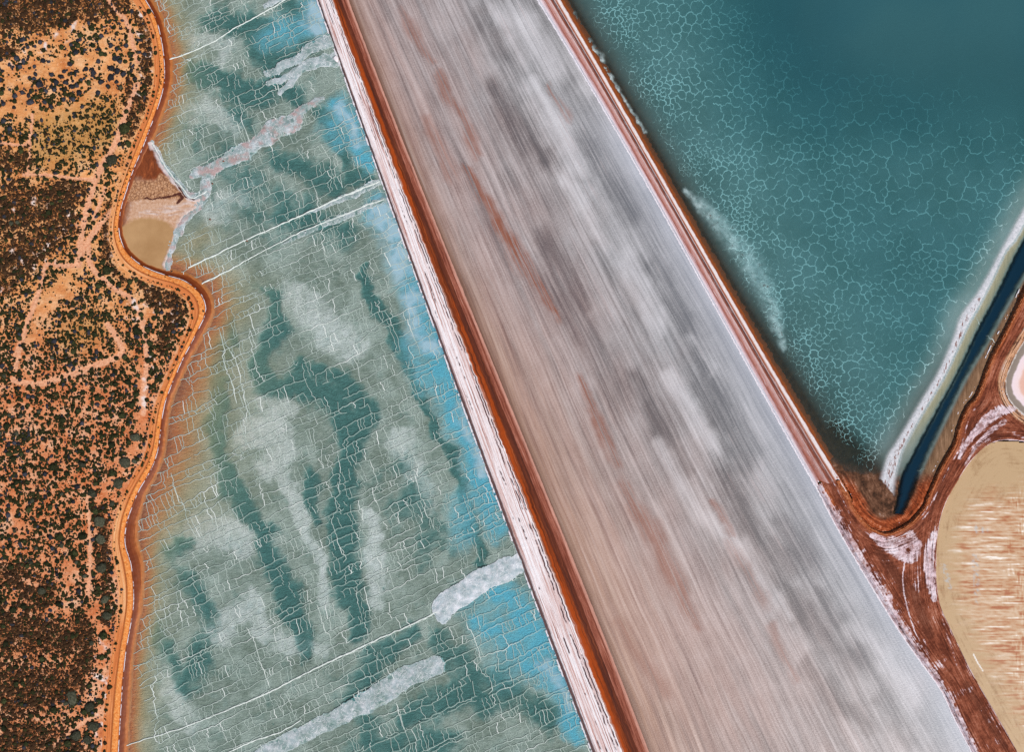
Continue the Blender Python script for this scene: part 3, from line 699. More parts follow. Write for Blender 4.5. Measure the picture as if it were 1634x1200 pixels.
grid_mesh('mud_flat', X, Y, keep, Zi, mud_mat, {'soil': soil, 'cell': cell, 'white': np.clip(white, 0, 1), 'pool': pool, 'crack': np.clip(crk, 0, 1)}, kind='structure',
          label='tan mud inlet with a smooth pool in the bend of the dirt road')
crust_line('salt_crust', catmull([(242,226),(252,243),(262,262),(277,283),(291,299),(304,315),(318,312),(330,305)], 2.), .8, .14, .12, -.2, 141, ridge_mat, rough=1.5, kind='stuff', label='pale salt rim along the tan mud inlet')

# ------------------------------------------------------------------ western levee: white crust, red slope, ledge
def rl(t0, a, b): return a * (1 - t0) + b * t0
a_, b_, c_, d_ = LD[:, 0:2], LD[:, 2:4], LD[:, 4:6], LD[:, 6:8]
rails = np.array([a_ - [2.4, 0], a_, rl(.14, a_, b_), b_, rl(.55, b_, c_), c_, d_, d_ + [2.5, 0], d_ + [16, -6]])
L = loft(rails, [-.45, .06, 1.15, 1.30, .55, .70, .62, -.06, -.5], [2, 4, 14, 6, 5, 6, 3, 4], [1.0, 1.4, 1.6, 3.2, 1.6, 1.0, .7, .7, 0], zn=.10, seed=201)
m = M('levee_salt')
s_, v_, w_ = m.sep(m.attr('sv', True))[:3]
t1 = m.noise(m.comb(m.mul(s_, .022), m.mul(w_, 1.35)), 1.0, 6, .72)
t2 = m.noise(m.comb(m.mul(s_, .05), m.mul(w_, 4.0), 5.), 1.0, 4, .7)
big = m.noise(m.comb(m.mul(s_, .02), m.mul(w_, .25), 2.), 1., 3, .6)
col = m.ramp(m.add(m.mul(t1, .75), m.mul(t2, .3)), [(.38, c(78, 52, 52)), (.425, c(160, 104, 92)), (.465, c(204, 162, 154)), (.505, c(236, 216, 214)), (.56, c(248, 240, 242)), (.7, c(250, 246, 248))])
col = m.mix(m.mul(m.mr(big, .5, .68), .55), col, c(206, 158, 146))
col = m.mix(m.math('SUBTRACT', 1., m.mr(m.add(v_, m.mul(m.math('SUBTRACT', t2, .5), .6)), 1.55, 2.0)), col, m.mix(t2, c(60, 40, 40), c(150, 112, 108)))  # west edge darkened in colour for the shadow of the undercut crust
col = m.mix(m.math('SUBTRACT', 1., m.mr(v_, .6, 1.1)), col, c(214, 220, 226))
for q0, ph, th_ in ((2.42, 0., .52), (2.78, 7., .46), (2.2, 13., .56), (2.92, 19., .44)):
    n_ = m.noise(m.comb(m.mul(s_, .015), ph), 1., 3, .6); k_ = m.noise(m.comb(m.mul(s_, .06), ph + 3.), 1., 4, .7)
    dl_ = m.math('ABSOLUTE', m.math('SUBTRACT', v_, m.add(q0 - .15, m.mul(n_, .3))))
    col = m.mix(m.mul(m.math('SUBTRACT', 1., m.mr(dl_, .012, .045)), m.mr(k_, th_, th_ + .06)), col, c(78, 50, 54))
levee_white = m.surf(col, .8, .2, m.bump(m.add(m.mul(t1, 1.6), t2), .7, .35))
m = M('levee_red')
s_, v_, w_ = m.sep(m.attr('sv', True))[:3]
t1 = m.noise(m.comb(m.mul(s_, .04), m.mul(w_, 1.2)), 1.0, 6, .76)
t3 = m.noise(m.comb(m.mul(s_, .012), m.mul(w_, .5), 3.), 1.0, 4, .65)
col = m.ramp(t1, [(.34, c(44, 20, 12)), (.46, c(92, 40, 18)), (.56, c(126, 56, 24)), (.68, c(164, 92, 56))])
vj3 = m.add(v_, m.mul(m.math('SUBTRACT', t1, .5), .5))
col = m.mix(m.mul(m.math('SUBTRACT', 1., m.mr(vj3, 3.85, 4.15)), m.mr(t3, .44, .56, .15, 1.)), col, m.mix(t1, c(122, 44, 8), c(190, 82, 24)))
col = m.mix(m.mul(m.mr(vj3, 3.9, 4.3), .55), col, c(84, 44, 36))
col = m.mix(m.mul(m.math('SUBTRACT', 1., m.mr(m.add(v_, m.mul(m.math('SUBTRACT', t1, .5), 1.6)), 2.95, 3.25)), .7), col, c(206, 160, 140))
levee_red = m.surf(col, .85, .15, m.bump(t1, .5, .35))
m = M('levee_ledge')
s_, v_, w_ = m.sep(m.attr('sv', True))[:3]
t1 = m.noise(m.comb(m.mul(s_, .06), m.mul(w_, 1.4)), 1.0, 6, .75)
col = m.ramp(t1, [(.32, c(82, 36, 24)), (.45, c(128, 66, 48)), (.58, c(164, 98, 78)), (.72, c(206, 156, 138))])
col = m.mix(m.mul(m.mr(m.add(v_, m.mul(t1, .5)), 5.95, 6.35), .7), col, c(222, 168, 150))
levee_ledge = m.surf(col, .85, .2, m.bump(t1, .8, .4))
m = M('red_shallows')
s_, v_, w_ = m.sep(m.attr('sv', True))[:3]
t1 = m.noise(m.comb(m.mul(s_, .05), m.mul(w_, 1.2)), 1.0, 4, .7)
shallow_red = m.surf(m.mix(t1, c(56, 24, 10), c(110, 52, 20)), .6, .2)
lev = loft_obj('levee', L, 0, 3, levee_white, label='long levee with a white salt crust, red slope and ledge, beside the blue shallows', cat='levee')
loft_obj('clay_slope', L, 3, 5, levee_red, parent=lev, label='dark red clay slope below the white crust')
loft_obj('ledge', L, 5, 7, levee_ledge, parent=lev, label='pinkish brown ledge along the pale pond')
loft_obj('toe', L, 7, 8, shallow_red, parent=lev, label='dark red submerged toe of the levee')

# ------------------------------------------------------------------ long pale central pond
ys = np.linspace(-70, 1285, 700)
def at_y(P, y): o = np.argsort(P[:, 1]); return np.interp(y, P[o, 1], P[o, 0])
RLfull = np.vstack([RD[RD[:, 1] < 798][:, :2], catmull(RL_LOW, 3)])
left = np.stack([at_y(d_, ys) + 0.5, ys], -1); right = np.stack([at_y(RLfull, ys) + 4, ys], -1)
L = loft(np.array([left, right]), [0.0, 0.0], [230])
X, Y, Z, s, t = L
wx = X + 10 * fbm(X / 40, Y / 40, 301); wy = Y + 24 * fbm(X / 40, Y / 60, 302)
def sm(strokes):
    f = np.zeros(X.shape)
    for a, pts in strokes: f = np.maximum(f, a * sstep(0, 1.0, capsule(wx, wy, pts)))
    return f
darkf = sm([(.8, [(790,130,24),(815,190,30),(845,240,34)]), (.9, [(845,225,22),(870,250,22)]), (.8, [(870,380,34),(900,430,44),(930,480,34)]), (.6, [(880,440,50),(940,540,50),(1000,640,46)]), (.7, [(1040,420,30),(1080,490,30),(1110,560,36)]),
   (.85, [(1110,560,30),(1140,640,36),(1190,730,40)]), (.8, [(1010,600,26),(1060,680,30),(1090,740,28)]), (.9, [(1160,760,30),(1200,850,34),(1260,900,34)]), (.75, [(1250,830,34),(1290,900,36)]), (.7, [(1200,900,40),(1300,1000,36),(1370,1060,30)]),
   (.6, [(930,220,26),(970,290,30),(1010,350,26)]), (.6, [(1310,950,20),(1380,1050,26)]), (.8, [(1290,1060,24),(1330,1110,26),(1380,1160,26)]), (.6, [(1400,1110,20),(1450,1180,26)]), (.5, [(770,30,30),(800,90,30)]), (.5, [(950,330,20),(985,400,24)])])
light = sm([(.9, [(800,20,40),(850,60,50),(880,110,40)]), (.9, [(850,140,30),(890,200,34),(920,270,30)]), (.8, [(900,290,26),(960,350,34),(1010,430,26),(1050,520,26)]), (.7, [(930,330,26),(980,400,20)]), (.9, [(1060,590,20),(1090,640,26),(1140,720,24)]),
   (.9, [(1050,700,22),(1090,770,30),(1130,830,26),(1200,900,22),(1260,980,20)]), (.8, [(960,150,20),(1000,230,26),(1030,290,20)]), (.7, [(900,60,16),(945,150,20)]), (.9, [(1360,1000,30),(1410,1050,30),(1460,1120,26)]), (.7, [(1100,540,16),(1140,590,20)])])
bluee = np.exp(-np.abs((1 - t) * 300) / 26.) * sstep(120, 260, Y)
_l = np.polyval(np.polyfit(ys, left[:, 0], 2), ys); _r = np.polyval(np.polyfit(ys, right[:, 0], 2), ys)
w2 = (X - np.interp(Y, ys, _l)) / np.interp(Y, ys, _r - _l) * 95.
tanl = np.exp(-(t * np.hypot(*(left - right).T)[None, :]) / (18 + 1.0 * sstep(300, 900, Y) * 85))
toe = np.exp(-(t * np.hypot(*(left - right).T)[None, :]) / 7.5)
pinkz = np.clip(1.05 - t * 1.35 + .3 * sstep(560, 1200, Y) + .25 * fbm(X / 60, Y / 90, 303), 0, 1)
rust = sm([(.9, [(745,270,14),(775,320,18),(800,370,18)]), (1., [(790,350,16),(820,400,22),(850,440,22),(885,500,14)]), (.6, [(640,20,14),(670,70,16),(690,100,12)]), (.7, [(700,120,14),(740,190,16),(760,240,14)]), (.6, [(680,190,18),(720,280,20)]), (.8, [(925,600,12),(955,680,16),(985,750,14)]),
   (.7, [(1000,780,20),(1040,850,24),(1080,930,24),(1110,1000,20)]), (.5, [(990,1000,20),(1060,1100,30)]), (.6, [(880,140,10),(905,190,12)]), (.5, [(1230,1000,14),(1270,1080,16)]), (.6, [(1140,800,10),(1165,850,12)]), (.4, [(1160,860,14),(1220,960,18)])])
m = M('milky_brine')
s_, v_, w_ = m.sep(m.attr('sv', True))[:3]; A = m.attr
wob = m.mul(m.math('SUBTRACT', m.noise(m.obj(), .014, 2, .5), .5), 3.5)
ww = m.add(m.attr('w2'), wob)
k1 = m.noise(m.comb(m.mul(s_, .013), m.mul(ww, .36)), 1.0, 6, .72)
k2 = m.noise(m.comb(m.mul(s_, .016), m.mul(ww, .85), 7.), 1.0, 5, .74)
k3 = m.noise(m.comb(m.mul(s_, .012), m.mul(ww, .16), 3.), 1.0, 4, .6)
k4 = m.noise(m.obj(), .055, 5, .6)
rip = m.noise(m.xform(m.obj(), math.radians(18), (.5, 2.4, 1)), 1.5, 3, .55)
grain = m.noise(m.obj(), 2.4, 2, .6)
g = m.add(m.add(m.mul(k1, .46), m.mul(k2, .36)), m.add(m.mul(k3, .22), m.mul(k4, .22)))
k5 = m.noise(m.comb(m.mul(s_, .026), m.mul(ww, 1.7), 11.), 1.0, 3, .7)
g = m.add(g, m.mul(m.math('SUBTRACT', k5, .5), .27))
g = m.math('SUBTRACT', g, .025)
g = m.add(g, m.add(m.mul(A('light'), .15), m.mul(A('darkf'), -.15)))
g = m.add(g, m.add(m.mul(m.math('SUBTRACT', rip, .5), .20), m.mul(m.math('SUBTRACT', grain, .5), .16)))
grey = m.ramp(g, [(.44, c(96, 95, 97)), (.54, c(132, 130, 131)), (.63, c(162, 160, 161)), (.73, c(188, 185, 187)), (.86, c(214, 212, 214))])
pinkc = m.ramp(g, [(.42, c(118, 92, 90)), (.54, c(154, 128, 122)), (.66, c(184, 160, 154)), (.82, c(212, 196, 192))])
col = m.mix(m.mul(m.math('MULTIPLY', A('pinkz'), m.mr(k3, .3, .6, .55, 1.)), .95), grey, pinkc)
col = m.mix(m.mul(m.mul(m.mr(k2, .55, .70), m.mr(k4, .4, .6)), .42), col, c(142, 100, 92))
col = m.mix(m.mul(A('tan'), m.mr(k1, .3, .7, .55, .95)), col, m.ramp(m.add(m.mul(k1, .5), m.mul(k2, .5)), [(.36, c(134, 88, 62)), (.5, c(176, 134, 108)), (.64, c(204, 172, 152))]))
col = m.mix(m.mul(A('rust'), m.mr(m.add(m.mul(k2, .6), m.mul(k5, .5)), .49, .55)), col, m.mix(k1, c(120, 66, 46), c(160, 104, 84)))
col = m.mix(m.mul(A('bluee'), .75), col, c(176, 182, 194))
col = m.mix(A('toe'), col, c(70, 34, 12))
col = m.mix(m.mul(m.mr(k2, .60, .74), .30), col, c(226, 220, 220))
milky_mat = m.surf(col, .38, .25, m.bump(m.add(rip, m.mul(grain, .5)), .35, .22))
loft_obj('pond_water', L, 0, 1, milky_mat, {'darkf': darkf, 'light': light, 'bluee': bluee, 'tan': np.clip(tanl, 0, 1), 'toe': toe, 'pinkz': pinkz, 'rust': rust, 'w2': w2}, kind='structure',
         label='long pale grey and pink pond of streaked milky brine between two levees')

# ------------------------------------------------------------------ eastern levee with a track on top
a_, b_ = RD[:, :2], RD[:, 2:4]
cut = RD[:, 1] < 803
a_, b_ = a_[cut], b_[cut]
yy = a_[:, 1]
vs = [0, .08, .30, .46, .54, .66, .72, .78, .86, 1.0]
zs = [.04, .75, 1.0, 1.12, 1.25, 1.05, 1.1, 1.30, 1.15, .95]
rails = np.array([a_ - [3, 0]] + [rl(q, a_, b_) for q in vs] + [b_ + [2.2, -.6], b_ + [13, -5], b_ + [26, -10]])
L = None
L = loft(rails, [-.4] + zs + [.12, -.30, -.9], [2, 3, 6, 5, 3, 4, 2, 2, 3, 5, 3, 5, 4], [.8, 1.0, .7, .6, .5, .4, .4, .3, .3, .4, 1.6, 1.8, 3, 3], zn=.10, seed=401)
L = (L[0], L[1], L[2] - 1.7 * sstep(762, 803, L[1]), L[3], L[4])
redn = sstep(480, 760, L[1])
m = M('track_crust')
s_, v_, w_ = m.sep(m.attr('sv', True))[:3]; A = m.attr
t1 = m.noise(m.comb(m.mul(s_, .035), m.mul(w_, 1.3)), 1.0, 6, .74)
t2 = m.noise(m.comb(m.mul(s_, .12), m.mul(w_, 3.0), 5.), 1.0, 4, .7)
vj = m.add(v_, m.mul(m.math('SUBTRACT', t1, .5), 1.1))
P_ = [(1.0, c(236, 232, 240)), (1.9, c(242, 236, 242)), (2.35, c(226, 196, 200)), (2.8, c(160, 92, 76)), (3.3, c(190, 130, 118)), (4.2, c(214, 176, 172)), (4.7, c(224, 196, 192)), (5.1, c(150, 84, 66)), (5.6, c(122, 62, 44)), (6.1, c(98, 70, 66)),
      (6.6, c(88, 68, 70)), (7.05, c(228, 204, 202)), (7.5, c(176, 110, 84)), (8.0, c(150, 72, 40)), (8.5, c(196, 140, 112)), (9.0, c(236, 222, 220)), (9.8, c(238, 228, 228)), (10.2, c(190, 120, 86)), (10.7, c(142, 70, 30))]
k = 1.0 / 12
col = m.ramp(m.mul(vj, k), [(q * k, cc) for q, cc in P_])
mud = m.ramp(t1, [(.32, c(96, 46, 28)), (.5, c(144, 76, 54)), (.66, c(178, 110, 88))])
inner = m.mul(m.mr(vj, 1.8, 2.6), m.math('SUBTRACT', 1., m.mr(vj, 8.6, 9.2)))
col = m.mix(m.mul(inner, m.mul(m.mul(A('redn'), .65), m.mr(t2, .35, .6))), col, mud)
col = m.mix(m.mul(m.mr(t2, .56, .66), .6), col, c(240, 226, 228))
col = m.mix(m.mul(m.math('SUBTRACT', 1., m.mr(t2, .32, .42)), .6), col, c(120, 62, 46))
track_mat = m.surf(col, .8, .2, m.bump(m.add(m.mul(t1, 1.4), t2), .8, .35))
m = M('brown_shallows')
s_, v_, w_ = m.sep(m.attr('sv', True))[:3]
t1 = m.noise(m.comb(m.mul(s_, .06), m.mul(w_, .9)), 1.0, 5, .7)
bs_mat = m.surf(m.ramp(m.add(m.mr(v_, 11., 13., smooth=False), m.mul(m.math('SUBTRACT', t1, .5), .5)), [(.0, c(140, 70, 26)), (.35, c(120, 64, 30)), (.6, c(84, 54, 32)), (1., c(76, 60, 44))]), .7, .15, m.bump(t1, .4, .3))
lev2 = loft_obj('levee', L, 0, 11, track_mat, {'redn': redn}, label='streaky pink and white levee carrying a track beside the dark teal pond', cat='levee')
loft_obj('toe', L, 11, 13, bs_mat, parent=lev2, label='brown shallow toe under the teal water')

# ------------------------------------------------------------------ teal pond: floor, salt bar, canal banks, ridges and water
Rb = np.vstack([b_[::4] + [2, 0], [(1357,803)]])
floor_poly = np.vstack([Rb, catmull(CLIFF[::-1], 4)[12:] , [(1790,-70)]])
X, Y = grid_pts(floor_poly, 2.0)
keep = inside(X, Y, floor_poly)
dR, _, _ = seg_dist(X, Y, Rb); dC, sC, _ = seg_dist(X, Y, catmull(CLIFF, 6)); 
bw = catmull(BAR_W, 6); be = catmull(BAR_E, 6); cw = catmull(CAN_W, 6); ce = catmull(CAN_E, 6)
dbw, _, _ = seg_dist(X, Y, bw)
barp = np.vstack([bw, be[::-1]]); canp = np.vstack([cw, ce[::-1]])
wx = X + 2.4 * fbm(X / 7, Y / 7, 411, 4, .65); wy = Y + 2.4 * fbm(X / 7, Y / 7, 412, 4, .65)
inbar = inside(wx, wy, barp); incan = inside(X, Y, canp)
xcw = np.interp(Y, cw[:, 1], cw[:, 0])
east = X > np.interp(Y, be[:, 1], be[:, 0])                     # canal side of the bar
dce, _, _ = seg_dist(X, Y, ce); dcan = np.minimum(seg_dist(X, Y, cw)[0], dce)
bar_s = sstep(-3, 7, np.where(inbar, 1, -1) * np.minimum(dbw, seg_dist(X, Y, be)[0]))
fan = np.maximum.reduce([sstep(0, .9, capsule(X + 6 * fbm(X / 14, Y / 14, 415, 4), Y + 6 * fbm(X / 14, Y / 14, 416, 4), q)) for q in
     ([(1092,303,5),(1118,325,14),(1152,360,23),(1186,398,28),(1212,440,28),(1232,485,22),(1243,525,15),(1250,555,7)], [(895,5,14),(930,60,12),(960,95,10)], [(965,110,6),(985,140,5),(1010,180,5),(1030,210,4)])])
tipmud = sstep(-6, 16, Y + 14 * fbm(X / 20, Y / 20, 422, 5, .6) - np.interp(X, [1290, 1318, 1348, 1380, 1430], [692, 724, 741, 748, 752])) * (X > 1300) * (X < 1500)
flats = sstep(0, .8, capsule(wx, wy, [(1300,690,20),(1335,735,24),(1375,752,20),(1410,762,16)]))
depth = .22 + .008 * np.clip(dR - 8, 0, 50) + .22 * sstep(60, 260, dR) + 1.1 * sstep(300, -20, Y + 30 * fbm(X / 80, Y / 80, 414)) * sstep(1080, 1400, X)
depth = depth * (.25 + .75 * sstep(4, 46, dbw))
depth = np.where(east, .25 + .1 * sstep(0, 10, dcan), depth)
fan = fan * np.clip(.72 + 1.1 * fbm(X / 14, Y / 14, 424, 5, .68), 0, 1.2); fan = np.clip(fan, 0, 1)
depth -= .22 * fan
Zt = -depth + .05 * fbm(X / 6, Y / 6, 417, 3)
Zt = np.where(east & ~incan, -.10 - .35 * np.exp(-dcan / 5.) + .28 * sstep(2, 14, seg_dist(X, Y, ce)[0]) * (X > np.interp(Y, ce[:, 1], ce[:, 0])), Zt)
Zt = np.where(incan, -.26 - 3.4 * sstep(-2, 17, dcan + 2.5 * fbm(X / 9, Y / 9, 425, 4)), Zt)
Zt = Zt * (1 - bar_s) + (.10 + .09 * fbm(X / 4, Y / 4, 418)) * bar_s
tm_ = np.where(incan, 0, tipmud)
Zt = Zt * (1 - tm_) + tm_ * (.16 + .10 * fbm(X / 9, Y / 9, 419) + .25 * sstep(10, 4, dC))
eastbank = sstep(0, 5, dce) * (X > np.interp(Y, ce[:, 1], ce[:, 0]) + 0) * (dC < 60)
cornerbrown = sstep(0, 1, capsule(X, Y, [(1340,720,60),(1390,760,70),(1330,690,60)]))
brown = np.clip(np.maximum.reduce([1.45 * np.exp(-dR / (36 + 22 * sstep(250, 0, Y) * 0 + 22 * sstep(420, 700, Y))), cornerbrown * 1.1, .55 * np.exp(-np.abs(dbw) / 18.) * sstep(480, 640, Y) * ~east, tipmud]), 0, 1)
m = M('pond_silt')
o_ = m.obj(); A = m.attr
n1 = m.noise(o_, .5, 6, .7); n2 = m.noise(m.xform(o_, math.radians(-62), (2.2, .35, 1)), .4, 5, .7)
col = m.mix(m.mr(m.noise(o_, .06, 4, .6), .35, .65), c(134, 152, 150), c(148, 164, 164))
col = m.mix(A('brown'), col, m.ramp(n1, [(.3, c(48, 34, 24)), (.7, c(78, 56, 38))]))
col = m.mix(m.mul(A('fan'), m.mr(n1, .25, .55)), col, c(196, 206, 208))
col = m.mix(m.mul(A('fan'), m.mr(m.noise(o_, .55, 4, .7), .60, .68)), col, c(110, 66, 50))
col = m.mix(A('east'), col, m.ramp(n2, [(.3, c(104, 76, 54)), (.5, c(134, 102, 76)), (.7, c(164, 128, 100))]))
col = m.mix(A('olive'), col, m.ramp(n2, [(.3, c(150, 148, 122)), (.7, c(178, 172, 146))]))
col = m.mix(A('tip'), col, m.ramp(m.add(m.mul(m.attr('cs'), .14), m.add(m.mul(n2, .3), m.mul(m.noise(o_, .22, 6, .68), .7))), [(.38, c(46, 30, 20)), (.5, c(92, 60, 42)), (.60, c(128, 90, 68)), (.70, c(190, 168, 158))]))
col = m.mix(A('redc'), col, m.ramp(m.add(m.mul(m.attr('cs'), .8), m.mul(n1, .8)), [(.15, c(84, 36, 16)), (.40, c(146, 66, 32)), (.6, c(186, 100, 60)), (.8, c(214, 160, 136))]))
barc = m.ramp(m.noise(o_, .9, 6, .75), [(.3, c(172, 176, 180)), (.5, c(206, 206, 210)), (.7, c(236, 232, 236))])
barc = m.mix(m.mr(m.mul(m.noise(m.xform(o_, math.radians(-62), (2, .6, 1)), .5, 5, .7), A('barin')), .50, .58), barc, c(136, 100, 92))
col = m.mix(A('bar'), col, barc)
silt_mat = m.surf(col, .85, .15, m.bump(n1, .5, .3))
redc = sstep(26, 12, dC + 7 * fbm(X / 18, Y / 18, 421, 3)) * sstep(748, 785, Y)
olive = np.exp(-((np.interp(Y, be[:, 1], be[:, 0]) - X) ** 2) / 400.) * east * ~incan * (X < np.interp(Y, cw[:, 1], cw[:, 0]) + 4) * sstep(760, 640, Y)
barin = sstep(3, 9, np.minimum(dbw, seg_dist(X, Y, be)[0] + 3)) * sstep(420, 480, Y)
floorT = grid_mesh('pond_floor', X, Y, keep, Zt, silt_mat, {'brown': brown, 'fan': fan, 'east': eastbank * ~incan, 'tip': np.where(incan, 0, tipmud), 'bar': bar_s, 'redc': np.clip(redc, 0, 1) * ~incan, 'olive': olive, 'barin': barin, 'cs': fbm(dC / 2.2, sC / 50, 423, 4, .6)},
                   kind='structure', label='silty floor and muddy banks of the teal pond and its canal')
dpt = np.clip(-Zt, 0, 6)
wkeep = keep & ~(east) & ~(tipmud > .97)
m = M('teal_brine')
A = m.attr
d_att = A('depth')
def beer(k): return m.math('POWER', k, d_att)
n = m.t.nodes.new('ShaderNodeCombineColor')
for i_, kk in enumerate((.41, .68, .715)): m.put(n.inputs[i_], beer(kk))
nb = m.bump(m.noise(m.xform(m.obj(), math.radians(20), (.5, 1.5, 1)), 1.1, 4, .6), .3, .2)
bigm = m.noise(m.obj(), .012, 3, .5)
milk = m.mix(m.mr(bigm, .35, .65), c(50, 98, 108), c(60, 106, 112))
teal_mat = m.water(n.outputs[0], milk, m.mr(m.mul(d_att, m.math('SUBTRACT', 1., m.mul(A('brown'), .85))), .2, 2.4, .06, .88), normal=nb)
grid_mesh('pond_water', X, Y, wkeep, 0.0, teal_mat, {'depth': dpt, 'brown': brown}, kind='structure', label='dark teal water of the large pond with polygon cracks on its floor')
m = M('canal_brine')
d_att = m.attr('depth')
n = m.t.nodes.new('ShaderNodeCombineColor')
for i_, kk in enumerate((.50, .56, .55)): m.put(n.inputs[i_], m.math('POWER', kk, d_att))
can_mat = m.water(n.outputs[0], c(14, 44, 62), m.mr(d_att, .3, 2.6, .0, .92), rough=.06, normal=m.bump(m.noise(m.obj(), .8, 3, .6), .2, .1))
ckeep = keep & east & (dcan < 40) & ((dce < 16) | (X < np.interp(Y, ce[:, 1], ce[:, 0])) | incan) & ((Y < 790) | incan | (dcan < 6))
grid_mesh('canal_water', X, Y, ckeep, -.02, can_mat, {'depth': np.clip(-Zt - .05, 0, 6)}, kind='structure', label='deep navy blue canal between the salt bar and the red bank')

# polygon cracks, marked by salt ridges on the pond floor
pts = []
def csize(x, y):
    d = min(abs(x - at_y(Rb, np.array([y]))[0]), 400)
    return 5.0 + 7.2 * float(sstep(20, 200, d)) * (1 - .35 * float(sstep(560, 720, y))) + 6 * float(sstep(1150, 1500, x)) * float(sstep(420, 250, y))
cand = RNG.uniform([880, -60], [1740, 770], (60000, 2))
inm = inside(cand[:, 0], cand[:, 1], np.vstack([Rb, bw[::-1]]))
cand = cand[inm]
gridc = {}
for x, y in cand:
    r = csize(x, y) * (0.6 + .8 * _hash(np.array(int(x / 26)), np.array(int(y / 26)), 5))
    gx, gy = int(x // 12), int(y // 12); ok = True
    for i in range(gx - 3, gx + 4):
        for j in range(gy - 3, gy + 4):
            for (qx, qy) in gridc.get((i, j), ()):
                if (qx - x) ** 2 + (qy - y) ** 2 < r * r: ok = False; break
            if not ok: break
        if not ok: break
    if ok:
        gridc.setdefault((gx, gy), []).append((x, y)); pts.append((x, y))
pts = np.array(pts)
res = delaunay_2d_cdt([Vector(p) for p in pts], [], [], 0, 1e-6)
vc = np.array([tuple(v) for v in res[0]]); tri = np.array([f for f in res[2] if len(f) == 3])
p0, p1, p2 = vc[tri[:, 0]], vc[tri[:, 1]], vc[tri[:, 2]]
D = 2 * (p0[:, 0] * (p1[:, 1] - p2[:, 1]) + p1[:, 0] * (p2[:, 1] - p0[:, 1]) + p2[:, 0] * (p0[:, 1] - p1[:, 1]))
sq = lambda p: (p ** 2).sum(1)
cc_ = np.stack([(sq(p0) * (p1[:, 1] - p2[:, 1]) + sq(p1) * (p2[:, 1] - p0[:, 1]) + sq(p2) * (p0[:, 1] - p1[:, 1])) / D,
                (sq(p0) * (p2[:, 0] - p1[:, 0]) + sq(p1) * (p0[:, 0] - p2[:, 0]) + sq(p2) * (p1[:, 0] - p0[:, 0])) / D], -1)
cen = (p0 + p1 + p2) / 3
cc_ = cc_ * .45 + cen * .55
bigp = RNG.uniform([860, -80], [1760, 790], (150, 2))
own = np.argmin(((vc[:, None] - bigp[None]) ** 2).sum(-1), 1)
edges = {}
for k, f in enumerate(tri):
    for a, b in ((0, 1), (1, 2), (2, 0)):
        edges.setdefault((min(f[a], f[b]), max(f[a], f[b])), []).append(k)
def gridval(field, x, y):
    i = np.clip(((y - Y[0, 0]) / 2).round().astype(int), 0, X.shape[0] - 1); j = np.clip(((x - X[0, 0]) / 2).round().astype(int), 0, X.shape[1] - 1)
    return field[i, j]
st = Strips()
for (a, b), ks in edges.items():
    if len(ks) != 2: continue
    p, q = cc_[ks[0]], cc_[ks[1]]
    ln = np.hypot(*(q - p))
    if ln > 60 or ln < .5: continue
    if min(gridval(dbw, np.array([p[0], q[0]]), np.array([p[1], q[1]]))) < 4 or max(gridval(bar_s, np.array([p[0], q[0]]), np.array([p[1], q[1]]))) > .02: continue
    strong = own[a] != own[b]
    mx, my = (p + q) / 2
    fade = float(fbm(np.array([mx / 55]), np.array([my / 55]), 431, 3)[0])
    side = abs(mx - at_y(Rb, np.array([my]))[0])
    k = (.60 if not strong else .98) + .75 * fade + RNG.normal(0, .22)
    k *= float(sstep(14, 80, side)) * (1 - .9 * float(sstep(150, -10, my + .25 * (1300 - mx))) * float(sstep(1120, 1260, mx))) * (1 - .6 * float(sstep(1480, 1600, mx)) * float(sstep(300, 100, my)))
    k *= .45 + .55 * float(sstep(760, 640, my))
    k *= float(sstep(3, 22, gridval(dbw, np.array([mx]), np.array([my]))[0]))
    if k < .16: continue
    k = min(k, 1.15)
    n = max(4, int(ln / 2.6) + 2); t = np.linspace(0, 1, n)[:, None]
    lat = np.cumsum(RNG.normal(0, 1.25, n)); lat -= np.linspace(lat[0], lat[-1], n); 
    nn = np.array([-(q - p)[1], (q - p)[0]]) / ln
    P = p * (1 - t) + q * t + np.clip(lat, -3, 3)[:, None] * nn
    kk = np.clip(k * (1 + .35 * RNG.normal(0, 1, n)) * (.55 + .9 * np.abs(gnoise(P[:, 0] / 22, P[:, 1] / 22, 433)) + .25), .08, 1.2)
    z0 = gridval(Zt, P[:, 0], P[:, 1])
    st.add(P, np.clip(kk, 0, 1), (.27 + .46 * kk * (1.35 if strong else 1.)), np.minimum(z0 - .02, -.1), .20)
m = M('drowned_salt')
i_ = m.attr('inten')
dsalt_mat = m.surf(m.mix(m.mr(i_, .1, .9), c(144, 158, 154), c(220, 230, 230)), .9, .1)
st.build('salt_ridges', dsalt_mat, kind='stuff', label='pale salt ridges forming a net of polygons on the teal pond floor')

